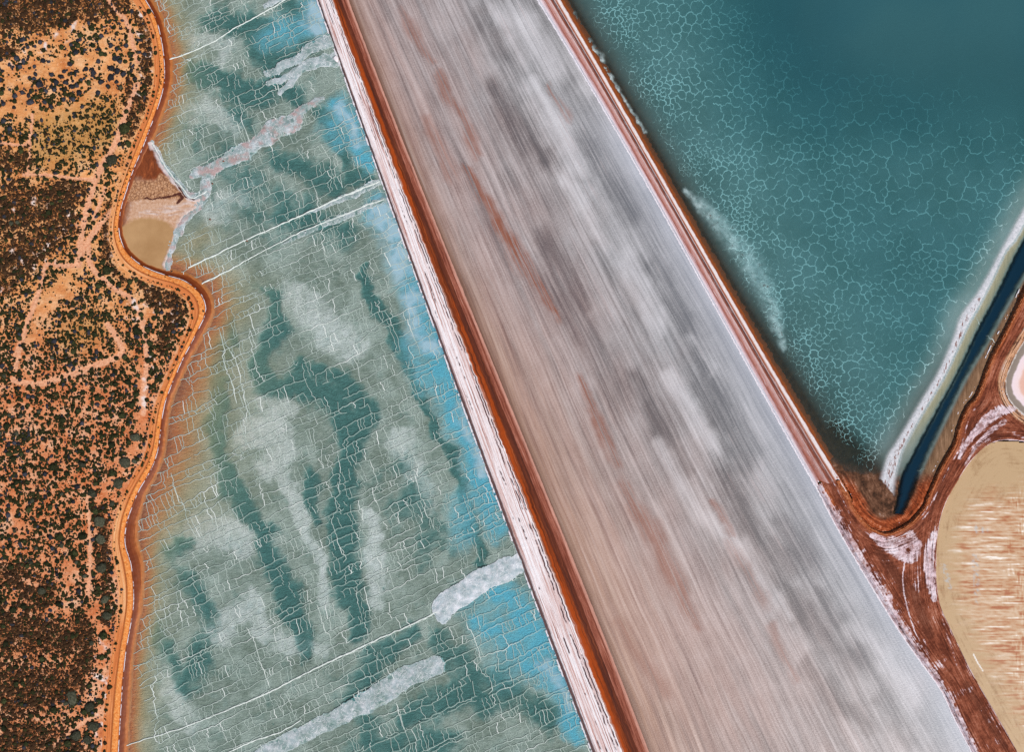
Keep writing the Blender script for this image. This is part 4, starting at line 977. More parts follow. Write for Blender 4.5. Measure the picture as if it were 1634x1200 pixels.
# ------------------------------------------------------------------ red earth junction and canal road
jp = np.vstack([catmull([(1297,690),(1318,728)] + CLIFF[::-1], 3), catmull(PINK, 3), catmull(TAN, 3), catmull([(1262,704),(1290,752)] + RL_LOW, 3)[::-1]])
X, Y = grid_pts(jp, 1.0)
wx = X + 1.3 * fbm(X / 5, Y / 5, 501, 4, .7); wy = Y + 1.3 * fbm(X / 5, Y / 5, 502, 4, .7)
keep = inside(wx, wy, jp)
dA, sA, _ = seg_dist(X, Y, catmull([(1258,702),(1288,752)] + RL_LOW, 6)); dT, sT, _ = seg_dist(X, Y, catmull(TAN, 6)); dC, sC, _ = seg_dist(X, Y, catmull(CLIFF, 6)); dP, sP, _ = seg_dist(X, Y, catmull(PINK, 6))
stA = fbm(dA / 2.2, sA / 46, 503, 5, .62); stT = fbm(dT / 2.2, sT / 46, 504, 5, .62); stC = fbm(dC / 2.2, sC / 46, 505, 5, .62); stP = fbm(dP / 1.8, sP / 46, 515, 5, .62)
up = sstep(800, 720, Y)
wA = 1 / (dA + 3) ** 2; wT = 1 / (dT + 3) ** 2; wC = 1 / (dC + 3) ** 2 ; wP = 1 / (dP + 3) ** 2 * (Y < 690)
streak = (stA * wA + stT * wT + stC * wC + stP * wP) / (wA + wT + wC + wP)
def jw(strokes, soft=.7):
    f = np.zeros(X.shape)
    for a, pts in strokes: f = np.maximum(f, a * sstep(0, soft, capsule(wx, wy, pts)))
    return f
white = jw([(1., [(1614,652,8),(1592,656,14),(1570,672,14),(1552,690,10),(1536,712,7),(1528,730,5)]), (.8, [(1600,672,8),(1575,690,7),(1552,714,5),(1538,742,3)]), (1., [(1391,855,9),(1410,866,16),(1432,880,18),(1448,892,12)]), (.85, [(1452,856,13),(1460,870,16),(1454,890,14)]), (.8, [(1420,862,14),(1445,866,14)]),
   (1., [(1488,852,10),(1481,880,14),(1480,905,15),(1483,930,13),(1488,955,8)]), (.95, [(1441,898,1.6),(1438,920,2),(1440,944,1.8),(1446,972,1.8),(1457,1006,1.6),(1466,1024,1)]), (.5, [(1460,905,10),(1462,940,10)]), (.6, [(1472,1020,3),(1480,1050,3)]), (.45, [(1500,985,3),(1512,1020,3),(1524,1060,3)]),
   (.5, [(1470,820,4),(1480,806,3),(1490,790,3)]), (.5, [(1640,700,6),(1610,694,5),(1590,698,4)])])
bandA = sstep(1.0, .1, dA / (14 + 12 * sstep(760, 840, Y) - 9 * sstep(1000, 1100, Y)) + .5 * fbm(X / 9, Y / 9, 506))
white = np.maximum(white, 1.15 * bandA * sstep(-.5, .1, fbm(dA / 3, sA / 30, 507) + .35 * sstep(12, 3, dA) + .15))
white = np.maximum(white, sstep(3.8, 1.6, dT + 1.2 * fbm(sT / 11, sT * 0, 508)) * sstep(-.25, .15, fbm(sT / 60, sT * 0 + 3, 509) + .1))
rimw = (Y > 640)
white = np.maximum(white, np.clip(.95 * np.exp(-((dC - 11 - 1.5 * fbm(sC / 30, sC * 0, 531)) / 1.5) ** 2) * sstep(-.3, .2, fbm(sC / 24, sC * 0, 532)) * rimw, 0, 1))
white = np.maximum(white, jw([(.9, [(1545,1050,2),(1570,1095,4),(1592,1135,5),(1615,1175,5)])]))
dark = jw([(.9, [(1400,880,10),(1420,905,14),(1436,930,12),(1444,950,8)]), (.8, [(1455,940,12),(1470,985,14),(1480,1010,12)]), (.7, [(1540,1090,8),(1570,1140,10),(1600,1190,8)]), (.6, [(1440,845,10),(1455,850,8)]), (.5, [(1550,740,14),(1590,690,10)]), (.5, [(1500,770,8),(1490,800,8)])])
dark = np.maximum(dark, np.exp(-((dC - 15) / 1.6) ** 2) * sstep(-.3, .2, fbm(sC / 24, sC * 0, 533)) * rimw * .9)
white = np.maximum(white, .55 * sstep(.10, .5, fbm(X / 26, Y / 26, 534, 4) + .4 * streak) * sstep(20, 40, dC))
orange = np.clip(sstep(9, 2, dC) * 1.0 + .5 * sstep(16, 8, dP) * (Y < 640) + jw([(.8, [(1306,775,8),(1318,790,9),(1328,806,6)])]), 0, 1)
rimt = sstep(14, 11, dP + 1.0 * fbm(sP / 20, sP * 0, 510)) * (Y < 690)
Zj = 1.55 + .12 * streak + .10 * fbm(X / 6, Y / 6, 511)
Zj = Zj * sstep(0, 7, dA) + .05 * (1 - sstep(0, 7, dA))
Zj = np.where(dT < 5, np.minimum(Zj, .10 + .30 * dT + .25 * sstep(0, 3, dT)), Zj)
Zj = np.where((dC < 2) & (Y > 740) & (X < 1500), Zj, Zj)
Zj -= 1.5 * sstep(812, 716, Y + 16 * fbm(X / 10, Y / 14, 512, 4)) * (X < 1400)
Zj += .25 * np.exp(-((dC - 6) / 3) ** 2) + .18 * np.exp(-((dP - 10) / 2) ** 2) * (Y < 690)
m = M('red_earth')
A = m.attr
fi = m.noise(m.obj(), 1.0, 6, .72); cl = m.noise(m.obj(), .14, 5, .65)
sg = m.add(m.mul(A('streak'), .40), m.add(m.mul(fi, .35), m.mul(cl, .55)))
sg = m.math('SUBTRACT', sg, .10)
col = m.ramp(sg, [(.12, c(70, 32, 20)), (.27, c(104, 50, 32)), (.40, c(146, 80, 56)), (.54, c(184, 122, 98)), (.68, c(220, 178, 164))])
col = m.mix(m.mul(A('dark'), .75), col, m.mix(fi, c(60, 28, 18), c(112, 60, 42)))
col = m.mix(m.mul(A('orange'), .75), col, m.ramp(m.add(A('streak'), fi), [(.3, c(160, 74, 34)), (.7, c(206, 122, 74))]))
col = m.mix(m.mul(A('rim'), .85), col, m.ramp(m.add(m.mul(A('streak'), 1.1), m.mul(fi, .4)), [(.05, c(92, 66, 54)), (.18, c(206, 152, 112)), (.40, c(228, 184, 150)), (.55, c(196, 196, 204))]))
wf = m.mr(m.add(m.mul(A('white'), .72), m.add(m.mul(m.math('SUBTRACT', fi, .5), 1.0), m.mul(A('streak'), .9))), .32, .66)
mott = m.mr(m.noise(m.obj(), .35, 6, .72), .36, .60, .25, 1.)
col = m.mix(m.mul(wf, mott), col, m.ramp(cl, [(.3, c(220, 186, 192)), (.6, c(242, 228, 234))]))
earth_mat = m.surf(col, .85, .15, m.bump(m.add(fi, m.mul(A('streak'), 1.2)), .7, .4))
grid_mesh('red_earth', X, Y, keep, Zj, earth_mat, {'streak': streak, 'white': white, 'dark': dark, 'orange': orange, 'rim': rimt}, kind='structure', label='red earth banks and roads joining between canal, tan pond and pink pond')
# undercut bank along the canal: a rough face dropping from the red road to the canal margin
P = catmull(CLIFF, 1.5); s = np.concatenate([[0], np.cumsum(np.hypot(*np.diff(P, axis=0).T))])
T = np.gradient(P, axis=0); T /= np.linalg.norm(T, axis=1)[:, None]
Nn = np.stack([T[:, 1], -T[:, 0]], -1); Nn *= np.sign((Nn * (np.array([1440, 700]) - P)).sum(1))[:, None]      # towards the canal
jag = (2.2 * fbm(s / 9, s * 0, 521, 4, .65) + 2.4 * fbm(s / 3.5, s * 0, 522, 3) * sstep(330, 420, s) * sstep(560, 470, s))[:, None]
rails = np.array([P - Nn * 6, P - Nn * 2 + Nn * jag, P + Nn * 1.2 + Nn * jag, P + Nn * (4.0 + 1.5 * fbm(s / 7, s * 0, 523)[:, None])])
wob = .25 * fbm(s / 12, s * 0, 524)
L = loft(rails, [1.45, 1.85 + wob, .15 + .5 * wob, -.12], [4, 4, 3], None, zn=.12, seed=525)
m = M('bank_earth')
fi = m.noise(m.obj(), 1.1, 6, .72)
bank_mat = m.surf(m.ramp(fi, [(.3, c(110, 54, 30)), (.5, c(168, 92, 54)), (.7, c(214, 150, 110))]), .9, .1, m.bump(fi, .8, .5))
loft_obj('bank', L, 0, 3, bank_mat, label='rough undercut red bank edge curving round the tip of the canal', cat='bank')
crust_line('salt_crust', P[int(len(P) * .30):] + Nn[int(len(P) * .30):] * 7, .8, .12, .15, .3, 531, salt_mat, rough=1.5, kind='stuff', label='thin broken white salt line below the undercut red bank')
# foam along the east shore of the long pale pond
crust_line('salt_foam', RLfull[30:] - [.4, 0], 1.2, .05, .25, -.45, 541, salt_mat, rough=1.6, kind='stuff', label='white salt foam along the edge of the long pale pond below the pink levee')
crust_line('salt_foam', LD[:, :2] - [1.6, 0], 1.1, .05, .2, .1, 543, salt_mat, rough=1.0, kind='stuff', label='white salt foam at the foot of the white crusted levee')

# ------------------------------------------------------------------ tan pond
tp = np.vstack([catmull(TAN, 4), [(1800, 1290)]])
tp2 = np.vstack([catmull(np.array(TAN) - [4, 0], 4), [(1800, 1290)]])
X, Y = grid_pts(tp2, 2.0)
keep = inside(X, Y, tp2)
dT, sT, _ = seg_dist(X, Y, catmull(TAN, 6))
ring = fbm(dT / 3.0, sT / 60, 601, 4); 
inn = sstep(8, 62, dT + 34 * fbm(X / 40, Y / 7, 602, 5, .6)); inn *= sstep(760, 820, Y + 20 * fbm(X / 30, Y / 30, 603))
hs = fbm(X / 60, Y / 2.6, 604, 4, .7); vsn = fbm(X / 2.4, Y / 22, 605, 3, .7) * sstep(0, .4, fbm(X / 30, Y / 30, 606) + .15)
hl = np.clip(hs + .7 * vsn * sstep(1590, 1620, X), -1, 1)
bl = sstep(0, .6, np.maximum(capsule(X, Y, [(1505,905,7),(1512,925,8),(1516,938,5)]), np.maximum(capsule(X, Y, [(1560,845,9),(1572,846,6)]), capsule(X, Y, [(1555,890,8),(1560,960,6)])))) * sstep(-.1, .3, fbm(X / 5, Y / 5, 607))
wl = sstep(0, .5, capsule(X, Y, [(1553,1044,1.2),(1560,1058,1.3),(1569,1072,1.)]) * .7)
m = M('tan_brine')
A = m.attr; fi = m.noise(m.obj(), 1.1, 5, .7); lo = m.noise(m.obj(), .05, 4, .6)
out = m.ramp(m.add(m.mul(A('ring'), .24), m.add(m.mul(m.noise(m.obj(), .11, 6, .68), .75), m.mul(fi, .26))), [(.15, c(128, 92, 58)), (.33, c(162, 126, 86)), (.5, c(188, 156, 116))])
inn_c = m.ramp(m.add(m.mul(A('hl'), .85), m.add(m.mul(lo, .5), m.mul(fi, .12))), [(.08, c(170, 100, 60)), (.2, c(188, 138, 98)), (.34, c(200, 164, 130)), (.5, c(214, 186, 158)), (.62, c(244, 232, 220))])
col = m.mix(A('inn'), out, inn_c)
col = m.mix(m.mul(A('bl'), .7), col, c(176, 184, 188))
col = m.mix(A('wl'), col, c(240, 236, 230))
tan_mat = m.surf(col, .5, .25, m.bump(fi, .2, .15))
grid_mesh('pond_water', X, Y, keep, .02, tan_mat, {'ring': ring, 'inn': inn, 'hl': hl, 'bl': bl, 'wl': wl}, kind='structure', label='shallow tan pond with rounded corner and horizontal orange streaks')

# ------------------------------------------------------------------ pink pond
pp = np.vstack([catmull(np.array(PINK) - [3, 0], 3), [(1800, 520)]])
X, Y = grid_pts(pp, 1.0)
keep = inside(X, Y, pp)
dP, sP, _ = seg_dist(X, Y, catmull(PINK, 6))
wj = dP + 1.5 * fbm(X / 7, Y / 7, 611, 4)
m = M('pink_brine')
A = m.attr; fi = m.noise(m.obj(), .9, 5, .7)
col = m.ramp(m.mul(m.add(A('d'), m.mul(fi, 3.)), 1 / 40.), [(.06, c(222, 218, 222)), (.10, c(196, 186, 176)), (.14, c(136, 122, 112)), (.32, c(146, 132, 120)), (.38, c(236, 216, 220)), (.58, c(238, 214, 212)), (.68, c(226, 182, 164)), (1., c(222, 170, 150))])
pink_mat = m.surf(col, .6, .2, m.bump(fi, .3, .2))
grid_mesh('pond_water', X, Y, keep, .03, pink_mat, {'d': wj}, kind='structure', label='small pink salt pond with a grey water channel round its rim')

# ------------------------------------------------------------------ bushes on the scrubland
def crown_mesh(name, seed, mat, leaves=46):
    rg = np.random.default_rng(seed)
    import bmesh
    bm = bmesh.new(); bmesh.ops.create_icosphere(bm, subdivisions=2, radius=1.0)
    V = np.array([v.co[:] for v in bm.verts]); F = np.array([[v.index for v in f.verts] for f in bm.faces]); bm.free()
    lob = rg.normal(0, 1, (7, 3)); lob[:, 2] = np.abs(lob[:, 2]) * .6; lob /= np.linalg.norm(lob, axis=1)[:, None]
    r = .62 + .38 * np.max(np.clip((V @ lob.T - .45) / .55, 0, 1) ** .6, axis=1) + rg.normal(0, .035, len(V))
    V = V * r[:, None]; V[:, 2] = np.where(V[:, 2] < 0, V[:, 2] * .45, V[:, 2] * .78) + .34
    LV = []; LF = []
    for i in range(leaves):
        d = rg.normal(0, 1, 3); d[2] = abs(d[2]) * .8; d /= np.linalg.norm(d)
        k = np.argmax(V @ d); p = V[k] * rg.uniform(.9, 1.12)
        a = np.cross(d, rg.normal(0, 1, 3)); a /= np.linalg.norm(a); b = np.cross(d, a) + d * rg.normal(0, .5)
        sz = rg.uniform(.10, .22)
        n = len(V) + len(LV)
        LV += [p - a * sz, p + b * sz * .6, p + a * sz, p - b * sz * .6]; LF += [[n, n + 1, n + 2], [n, n + 2, n + 3]]
    return mesh_np(name, np.vstack([V, LV]), np.vstack([F, LF]), mat, smooth=False)
def leaf_mat(name, lo, mid, hi):
    m = M(name)
    rnd = m.t.nodes.new('ShaderNodeObjectInfo').outputs['Random']
    f = m.add(m.noise(m.obj(), 3.2, 4, .7), m.mul(m.math('SUBTRACT', rnd, .5), .22))
    return m.surf(m.ramp(f, [(.34, lo), (.52, mid), (.68, hi)]), .85, .12)
green_leaf = leaf_mat('bush_green', c(24, 25, 12), c(42, 45, 24), c(70, 73, 42))
grey_leaf = leaf_mat('bush_grey', c(30, 30, 33), c(46, 47, 53), c(72, 73, 82))
olive_leaf = leaf_mat('bush_olive', c(44, 44, 32), c(66, 66, 52), c(88, 88, 70))
m = M('bush_bark'); bark = m.surf(m.ramp(m.noise(m.obj(), 4, 4, .6), [(.3, c(70, 54, 42)), (.7, c(110, 92, 76))]))
crowns = {k: [crown_mesh('crown_' + k, 900 + 10 * j + i, mt) for i in range(5)] for j, (k, mt) in enumerate((('green', green_leaf), ('grey', grey_leaf), ('olive', olive_leaf)))}
def stem_mesh():
    V = []; F = []
    for k in range(4):
        a = k * 1.7; tip = np.array([math.cos(a) * .45, math.sin(a) * .45, .45]); base = np.array([math.cos(a) * .05, math.sin(a) * .05, -.1])
        n = len(V)
        for p, r in ((base, .07), (tip, .03)):
            for q in range(5): V.append(p + np.array([math.cos(q * 1.2566), math.sin(q * 1.2566), 0]) * r)
        F += [[n + q, n + (q + 1) % 5, n + 5 + (q + 1) % 5, n + 5 + q] for q in range(5)]
    return mesh_np('stem', np.array(V), np.array(F), bark)
stem_me = stem_mesh()
BIG = [  # x, y, radius, foliage, own label
 (202,208,9,'green','largest dark bush beside the road above the tan inlet'), (182,257,9,'olive','broad grey-green bush near the road just west of the red inlet soil'),
 (173,432,7.5,'green','big dark bush by the road where it leaves the tan inlet'), (221,528,7,'green','big dark bush on the pale ground inside the road bulge'),
 (212,646,6.5,'green','round black-green bush on pale sand beside the white track'), (181,710,6,'green','round dark bush alone on pale sand beside the lower end of the white track'),
 (218,697,8,'olive','long grey-green bush close to the road below the bulge'), (203,738,9,'olive','large grey-green bush nearest the road on its slanting stretch'),
 (192,771,10,'olive','largest grey bush touching the roadside strip above the lower bend'), (150,787,7.5,'olive','grey-green bush at the top of the straight vertical track'),
 (135,740,6.5,'olive','grey-green bush on red sand between heath and slanting road'), (183,754,6.5,'green','black bush tucked above the largest grey roadside bush'),
 (162,832,10,'olive','uppermost grey bush in the row along the lower road'), (163,860,8.5,'olive','second grey bush in the row along the lower road'), (165,905,8.5,'olive','oval grey bush in the row beside the widest red shallows'),
 (170,955,7.5,'olive','grey bush in the roadside row between oval bush and bare patch'), (174,981,7.5,'olive','lowest grey bush in the roadside row above the pale patch'), (168,1013,7.5,'green','dark bush at the top of the pale roadside patch'),
 (135,855,7.5,'green','large black bush on open red sand west of the roadside row'), (98,855,7,'green','large black bush on red sand amid smaller bushes, level with the second roadside bush'), (70,941,7.5,'olive','mossy grey-green bush at the edge of the bottom heath'),
 (118,1112,11,'olive','widest grey-green bush clump on the bottom heath'), (152,1157,8.5,'olive','grey-green bush beside the reddish side track near the bottom'), (125,1172,9.5,'olive','broad grey-green bush under the reddish side track'),
 (147,1126,8,'olive','grey-green bush above the reddish side track near the bottom'), (143,1178,7.5,'olive','lowest grey-green bush beside the pale patch at the bottom')]
MED = """207,231,6 210,88,4 172,265,5 209,199,4 150,48,5 147,63,4 163,62,4 165,88,5 171,89,4 152,75,4.5 158,66,3.4 132,59,5 128,75,4.5 118,101,4 102,77,4 73,82,4 52,87,4 25,89,4 65,132,4 145,134,5 62,157,4 70,146,4 5,150,5 30,143,4
2,170,4 27,163,4 98,167,4 70,175,4 182,430,4 160,457,5 167,420,5 148,447,4 135,415,4 210,450,5 220,447,4 228,503,4.5 238,527,5 242,548,5 239,575,5 245,565,4 236,537,4 207,533,4 202,570,4.5 220,629,5 207,610,5 195,630,4 197,663,5.5 208,705,4
165,697,4 143,685,5 104,670,5 129,655,5 87,745,6 110,755,5 82,675,4 60,664,4 35,637,4 62,637,4 15,680,6 18,724,5 24,732,5 9,763,4 25,775,5 48,522,3.4 155,815,6 160,885,5 160,936,5 175,967,5 165,1047,5 123,881,5 50,812,6 30,823,4 84,809,5 98,963,5.5
22,903,5.5 47,902,4.5 5,936,4 25,972,5.5 8,974,4 42,967,5 58,984,4 127,990,4 81,998,4 12,1026,5 66,1023,5.5 70,1050,5 96,1062,4 30,1090,5 53,1140,5 38,1122,4 90,1131,6 160,1117,4 10,1117,5 10,1160,5 138,1134,5 112,1184,6 240,20,4 228,60,4 233,150,4 205,180,4"""
MEDG = """165,60,4.5 180,110,6 190,115,5.5 180,125,5.5 165,133,5 30,95,5 35,108,4.5 72,99,4.5 67,137,6 53,165,6 93,133,5 90,145,4 77,147,4 115,104,4.5 150,112,4 28,155,5 10,195,5 20,207,5 85,172,4.5 180,75,4.5 186,95,5 125,86,4.5 108,133,4 118,140,4.5 130,150,5
152,118,5 140,112,4 60,120,4 85,120,4 40,150,4 120,160,4 160,150,4 175,140,4 105,160,4 195,100,4.5 200,120,5 190,80,4.5 205,75,4 160,100,4 75,165,4"""
def zone_words(x, y):
    if y < 45 or (x > 215 and y < 200): return 'on dark heath by the road'
    if y < 182 and x < 215: return 'on the bare pale dune'
    if y < 290: return 'in the speckled plot below the dune'
    if y < 430: return 'near the crossing tracks'
    if y < 610: return 'inside the ring of faint tracks' if x < 200 else 'inside the bulge of the road'
    if y < 790: return 'on reddish open sand'
    if x > 148: return 'in the strip beside the lower road'
    if y < 900: return 'on red sand above the heath'
    return 'among the bottom heath'
LM = [(x, y, q) for x, y, q in ((202,208,'the big roadside bush above the inlet'),(182,257,'the broad bush by the red inlet soil'),(173,432,'the big bush where the road leaves the inlet'),(221,528,'the big bush inside the road bulge'),
 (212,646,'the round bush on the white track'),(203,738,'the large bush nearest the slanting road'),(150,787,'the bush topping the straight track'),(98,855,'the big black bush level with the roadside row'),(165,905,'the oval bush of the roadside row'),
 (70,941,'the mossy bush at the heath edge'),(118,1112,'the widest heath clump'),(152,1157,'the bush by the reddish side track'),(55,110,'the pale crest of the dune'),(150,55,'the top end of the dune'),(190,110,'the right foot of the dune'),(20,170,'the bare left hollow of the dune'),
 (110,150,'the middle of the dune'),(128,424,'the corner where tracks meet'),(28,590,'the left corner of the track ring'),(198,560,'the right corner of the track ring'),(48,276,'the corner of the speckled plot'),(20,700,'the left edge below the track ring'),(110,690,'the open red sand'),
 (40,830,'the left edge above the heath'),(10,960,'the left edge of the heath'),(20,1100,'the lower left heath'),(60,1010,'the upper heath'),(168,1050,'the pale roadside patch'),(238,110,'the upper roadside heath'),(66,1170,'the bottom edge of the heath'),(60,790,'the gap between sand and heath'),(140,690,'the sand west of the white track'))]
USED = set()
DIRS = ('right of', 'above and right of', 'above', 'above and left of', 'left of', 'below and left of', 'below', 'below and right of')
def own_label(x, y, size, kind):
    """names the bush by the landmark that it stands nearest to, so that no two read the same"""
    order = sorted(LM, key=lambda q: (q[0] - x) ** 2 + (q[1] - y) ** 2)
    for a, b, q in order[:6]:
        d = math.hypot(a - x, b - y); k = DIRS[int(round(math.atan2(b - y, x - a) / (math.pi / 4))) % 8]
        far = 'just' if d < 26 else ('a little' if d < 55 else 'well')
        t = '%s %s %s %s %s' % (size, kind, far, k, q)
        if t not in USED and len(t.split()) <= 16:
            USED.add(t); return t
    return '%s %s %s' % (size, kind, zone_words(x, y))
def zr(x, y): return float(land_z(np.array([x]), np.array([y]))[0] * sstep(2, 26, float(np.min(np.hypot(roadD[:, 0] - x, roadD[:, 1] - y)))) + 1.3 * (1 - sstep(2, 26, float(np.min(np.hypot(roadD[:, 0] - x, roadD[:, 1] - y)))))) - .05
taken = []
def put_bush(x, y, r, kind, label, group, parts):
    mesh = crowns[kind][int(RNG.integers(5))]
    loc = ((x - CX) * U, (CY - y) * U, zr(x, y)); sc = r * U
    sx = sc * RNG.uniform(.86, 1.14); sy = sc * RNG.uniform(.86, 1.14); sz = min(sc, 1.5) * RNG.uniform(.75, 1.0); rz = RNG.uniform(0, 6.28)
    if parts:
        e = bpy.data.objects.new('bush', None); e.location = loc; e.rotation_euler = (0, 0, rz); e.empty_display_size = .5
        link(e, label, 'bush', group)
        cr = link(bpy.data.objects.new('crown', mesh), parent=e); cr.scale = (sx, sy, sz)
        sm_ = link(bpy.data.objects.new('stem', stem_me), parent=e); sm_.scale = (sx, sy, sz)
    else:
        o = bpy.data.objects.new('bush', mesh); o.location = loc; o.scale = (sx, sy, sz); o.rotation_euler = (0, 0, rz)
        link(o, label, 'bush', group)
    taken.append((x, y, r))
for x, y, r, k, lb in BIG: put_bush(x, y, r, k, lb, 'bushes on the scrubland', True)
pos = [(float(a), float(b), float(r), 'green') for a, b, r in (t.split(',') for t in MED.split())] + [(float(a), float(b), float(r), 'grey') for a, b, r in (t.split(',') for t in MEDG.split())]
KW = {'green': 'black-green bush', 'grey': 'grey-blue bush', 'olive': 'grey-green bush'}
for x, y, r, k in pos:
    put_bush(x, y, r, k, own_label(x, y, 'large' if r > 5 else ('medium' if r >= 4.5 else 'small'), KW[k]), 'bushes on the scrubland', r >= 5.5)
road_ok = lambda x, y: np.interp(y, roadD[:, 1], roadD[:, 0]) if not (415 < y < 480) else None
def on_land(x, y, pad):
    return bool(inside(np.array([x + pad]), np.array([y]), land_poly)[0] and inside(np.array([x]), np.array([y - pad]), land_poly)[0] and inside(np.array([x]), np.array([y + pad]), land_poly)[0])
tries = 0
while len(taken) < 330 and tries < 6000:
    tries += 1
    x, y = RNG.uniform(2, 310), RNG.uniform(60, 1190)
    r = RNG.uniform(3.2, 4.6)
    if not on_land(x, y, r + 5.5): continue
    i_, j_ = int((y - LG[0]) / 2), int((x - LG[1]) / 2)
    dk_, br_, tr_ = float(LG[2][i_, j_]), float(LG[3][i_, j_]), float(LG[4][i_, j_])
    if tr_ > .15 or RNG.random() < br_ * .8 or RNG.random() < .5 * dk_ or (150 < y < 290 and x > 55) or (430 < y < 600 and RNG.random() < .4): continue
    if any((x - a) ** 2 + (y - b) ** 2 < (r + q) ** 2 * .7 for a, b, q in taken): continue
    k = 'grey' if (RNG.random() < (.6 if y < 185 else .16)) else ('olive' if RNG.random() < .22 else 'green')
    put_bush(x, y, r, k, own_label(x, y, 'small' if r > 3.8 else 'tiny', KW[k]), 'bushes on the scrubland', False)

# low scrub too small and too many to count, as one mass of real little domes
n = 110000
x = RNG.uniform(-110, 330, n); y = RNG.uniform(-66, 1270, n)
ok = inside(x, y, land_poly); x, y = x[ok], y[ok]
dk_, br_, tr_ = land_fields(x, y)
cl = fbm(x / 13, y / 13, 801, 3); cl2 = fbm(x / 45, y / 45, 802, 2)
plot = (y > 150) & (y < 290) & (x > 52); ring = (y >= 430) & (y < 600); dune = (y < 185) & ~plot
p = np.where(dune, .32, np.where(plot, .54, np.where(ring, .62, .58))) * np.clip(.95 + 1.5 * cl + .6 * cl2, .05, 2)
p = p * (1 - .80 * br_) * (1 - .97 * tr_) + dk_ * .30
ok = RNG.random(len(x)) < p
x, y, dk_, dune, plot, br_ = x[ok], y[ok], dk_[ok], dune[ok], plot[ok], br_[ok]
r = np.exp(RNG.normal(.14, .52, len(x))) * np.where(plot, 1.12, np.where(dune, 1.30, 1.15)) * (1 - .2 * br_)
r = np.clip(r, .45, 3.6)
edge_, _, _ = seg_dist(x, y, roadD[::4, :2]); ok = edge_ > r + .5
x, y, r, dk_, edge_, dune = x[ok], y[ok], r[ok], dk_[ok], edge_[ok], dune[ok]
e = sstep(2, 26, edge_); z = land_z(x, y) * e + 1.3 * (1 - e)
th = np.arange(7) * 2 * np.pi / 7
N_ = len(x)
def ringv(rad, zz):
    jit = 1 + RNG.normal(0, .16, (N_, 7)); a = th[None] + RNG.uniform(0, 6.28, (N_, 1))
    el = RNG.uniform(.75, 1.25, (N_, 1))
    return np.stack([x[:, None] + r[:, None] * rad * jit * np.cos(a) * el, y[:, None] + r[:, None] * rad * jit * np.sin(a) / el, z[:, None] + zz * r[:, None] * U * (1 + RNG.normal(0, .12, (N_, 7)))], -1)
hh = .85
R0 = ringv(.86, -.15); R1 = R0.copy(); c0 = np.stack([x, y], -1)[:, None]
R1[..., :2] = c0 + (R0[..., :2] - c0) * 1.16; R1[..., 2] = z[:, None] + .38 * hh * r[:, None] * U
R2 = R0.copy(); R2[..., :2] = c0 + (R0[..., :2] - c0) * .66 * (1 + RNG.normal(0, .14, (N_, 7, 1))); R2[..., 2] = z[:, None] + .82 * hh * r[:, None] * U * (1 + RNG.normal(0, .10, (N_, 7)))
T_ = np.stack([x, y, z + hh * r * U], -1)[:, None]
VV = np.concatenate([R0, R1, R2, T_], 1)
b0 = (np.arange(N_) * 22)[:, None]; q = np.arange(7); q1 = (q + 1) % 7
tri = np.concatenate([np.stack([q, q1, 7 + q1], -1), np.stack([q, 7 + q1, 7 + q], -1), np.stack([7 + q, 7 + q1, 14 + q1], -1), np.stack([7 + q, 14 + q1, 14 + q], -1), np.stack([14 + q, 14 + q1, np.full(7, 21)], -1)])
FF = (b0[:, :, None] + tri[None]).reshape(-1, 3)[:, ::-1]
VW = W3(VV[..., 0].ravel(), VV[..., 1].ravel(), VV[..., 2].ravel())
kind = np.where(RNG.random(N_) < np.where(dune, .36, .12), RNG.uniform(.75, 1, N_), RNG.uniform(0, .5, N_)) 
kind = np.where((dk_ > .4) & (RNG.random(N_) < .75), RNG.uniform(.50, .62, N_), kind)
m = M('low_scrub'); kf = m.attr('kind')
f = m.add(kf, m.mul(m.math('SUBTRACT', m.noise(m.obj(), 4, 3, .6), .5), .12))
scrub_mat = m.surf(m.ramp(f, [(.0, c(30, 31, 14)), (.40, c(54, 54, 30)), (.50, c(50, 34, 22)), (.60, c(72, 50, 32)), (.66, c(40, 38, 34)), (.82, c(42, 42, 46)), (1., c(60, 60, 68))]), .9, .1)
obj_np('scrub', VW, FF, scrub_mat, {'kind': np.repeat(kind, 22)}, smooth=False, kind='stuff', label='countless tiny bushes and tufts speckling the orange sand')

# dark tufts on the verge of the road
vx, vy, vr = [], [], []
for i in range(900):
    k = int(RNG.integers(0, len(roadD))); t = RNG.uniform(.62, .98)
    P = roadD[k, :2] * (1 - t) + roadD[k, 2:4] * t
    d = max(math.exp(-((P[1] - 128) / 30) ** 2), 1.0 * math.exp(-((P[1] - 300) / 36) ** 2), .35 * math.exp(-((P[1] - 715) / 40) ** 2), .04)
    if RNG.random() < d * (.9 if P[1] < 400 else .6): vx.append(P[0]); vy.append(P[1]); vr.append(RNG.uniform(.5, 1.15))
st_V = []; st_F = []
for i, (a, b, r_) in enumerate(zip(vx, vy, vr)):
    an = th + RNG.uniform(0, 6); j = 1 + RNG.normal(0, .2, 7)
    base = W3(a + r_ * j * np.cos(an), b + r_ * j * np.sin(an), np.full(7, 1.3)); mid = base.copy(); mid[:, 2] += .28 * r_; top = W3(np.array([a]), np.array([b]), np.array([1.45 + .3 * r_]))
    n0 = len(st_V); st_V += list(base) + list(mid) + list(top)
    st_F += [[n0 + k, n0 + 7 + k, n0 + 7 + (k + 1) % 7] for k in range(7)] + [[n0 + k, n0 + 7 + (k + 1) % 7, n0 + (k + 1) % 7] for k in range(7)] + [[n0 + 7 + k, n0 + 14, n0 + 7 + (k + 1) % 7] for k in range(7)]
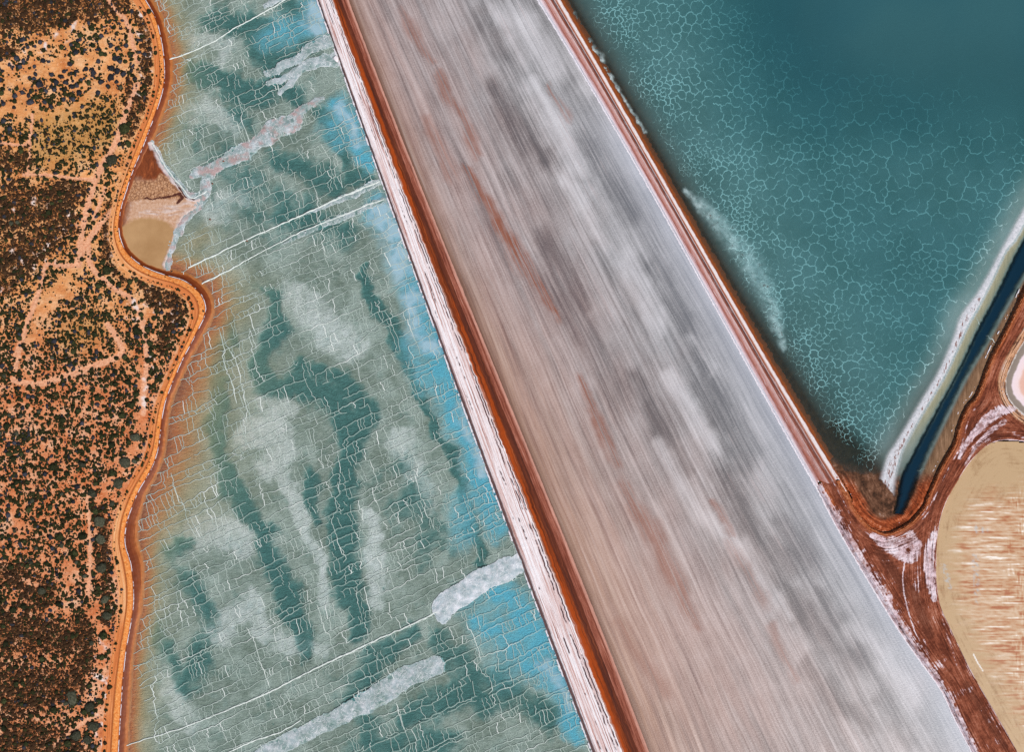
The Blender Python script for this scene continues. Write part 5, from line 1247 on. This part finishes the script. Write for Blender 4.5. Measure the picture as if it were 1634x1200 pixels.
obj_np('verge_tufts', np.array(st_V), np.array(st_F), scrub_mat, {'kind': np.repeat(RNG.uniform(0, .4, len(vx)), 15)}, smooth=False, kind='stuff', label='tiny dark tufts dotted along the verge of the dirt road')

# ------------------------------------------------------------------ single rocks and the lone bush by the eastern levee
def rock(x, y, z, rx, ry, h, mat, label, seed, rot=0., white=False):
    rg = np.random.default_rng(seed); import bmesh
    bm = bmesh.new(); bmesh.ops.create_icosphere(bm, subdivisions=2, radius=1.0)
    V = np.array([v.co[:] for v in bm.verts]); F = np.array([[v.index for v in f.verts] for f in bm.faces]); bm.free()
    for _ in range(9):
        d = rg.normal(0, 1, 3); d /= np.linalg.norm(d); k = rg.uniform(.6, .9); q = V @ d
        V = V - np.clip(q - k, 0, None)[:, None] * d
    V = V * np.array([rx * U, ry * U, h]) + rg.normal(0, .02, V.shape)
    o = obj_np('rock', V, F, mat, smooth=False, label=label, cat='rock'); o.location = ((x - CX) * U, (CY - y) * U, z); o.rotation_euler = (0, 0, rot)
    return o
m = M('rock_brown'); rb_ = m.surf(m.ramp(m.noise(m.obj(), 2, 5, .7), [(.3, c(86, 46, 34)), (.7, c(150, 96, 72))]), .85, .2)
m = M('rock_salted'); zz_ = m.sep(m.obj())[2]; rw_ = m.surf(m.mix(m.mr(m.add(zz_, m.noise(m.obj(), 2, 4, .6)), .55, .85), c(120, 74, 54), c(236, 228, 230)), .85, .2)
m = M('rock_dark'); rd_ = m.surf(m.ramp(m.noise(m.obj(), 2, 5, .7), [(.3, c(36, 32, 30)), (.7, c(80, 70, 62))]), .85, .2)
rock(536, 93, .25, 4.5, 7, .75, rw_, 'brown rock with a white salt cap jutting from the levee beside the salt fingers', 1, .4)
rock(274, 433, .0, 2.4, 1.2, .35, rd_, 'small dark rock in the brine where the upper salt ridge meets the road', 2, .6)
rock(357, 257, .25, 1.7, 1.4, .3, rb_, 'small red-brown rock on the long wavy grey salt tongue', 3)
rock(335, 350, .05, 1.8, 1.4, .3, rb_, 'small red-brown rock in pale brine right of the tan inlet', 4)
rock(394, 384, .05, 1.9, 1.6, .3, rb_, 'small red-brown rock beside the upper of two parallel salt ridges', 5)
rock(339, 293, .25, 1.5, 1.2, .3, rb_, 'small dark rock at the lower end of the wavy salt tongue', 6)
rock(326, 497, 1.45, 1.6, 2.2, .4, rd_, 'dark stone on the outer verge of the road bulge', 7)
e_ = bpy.data.objects.new('bush', crowns['green'][1]); e_.location = ((1307 - CX) * U, (CY - 770) * U, .5); e_.scale = (.75, .55, .6); e_.rotation_euler = (0, 0, .8)
link(e_, 'lone small green bush at the salty edge of the eastern levee', 'bush')
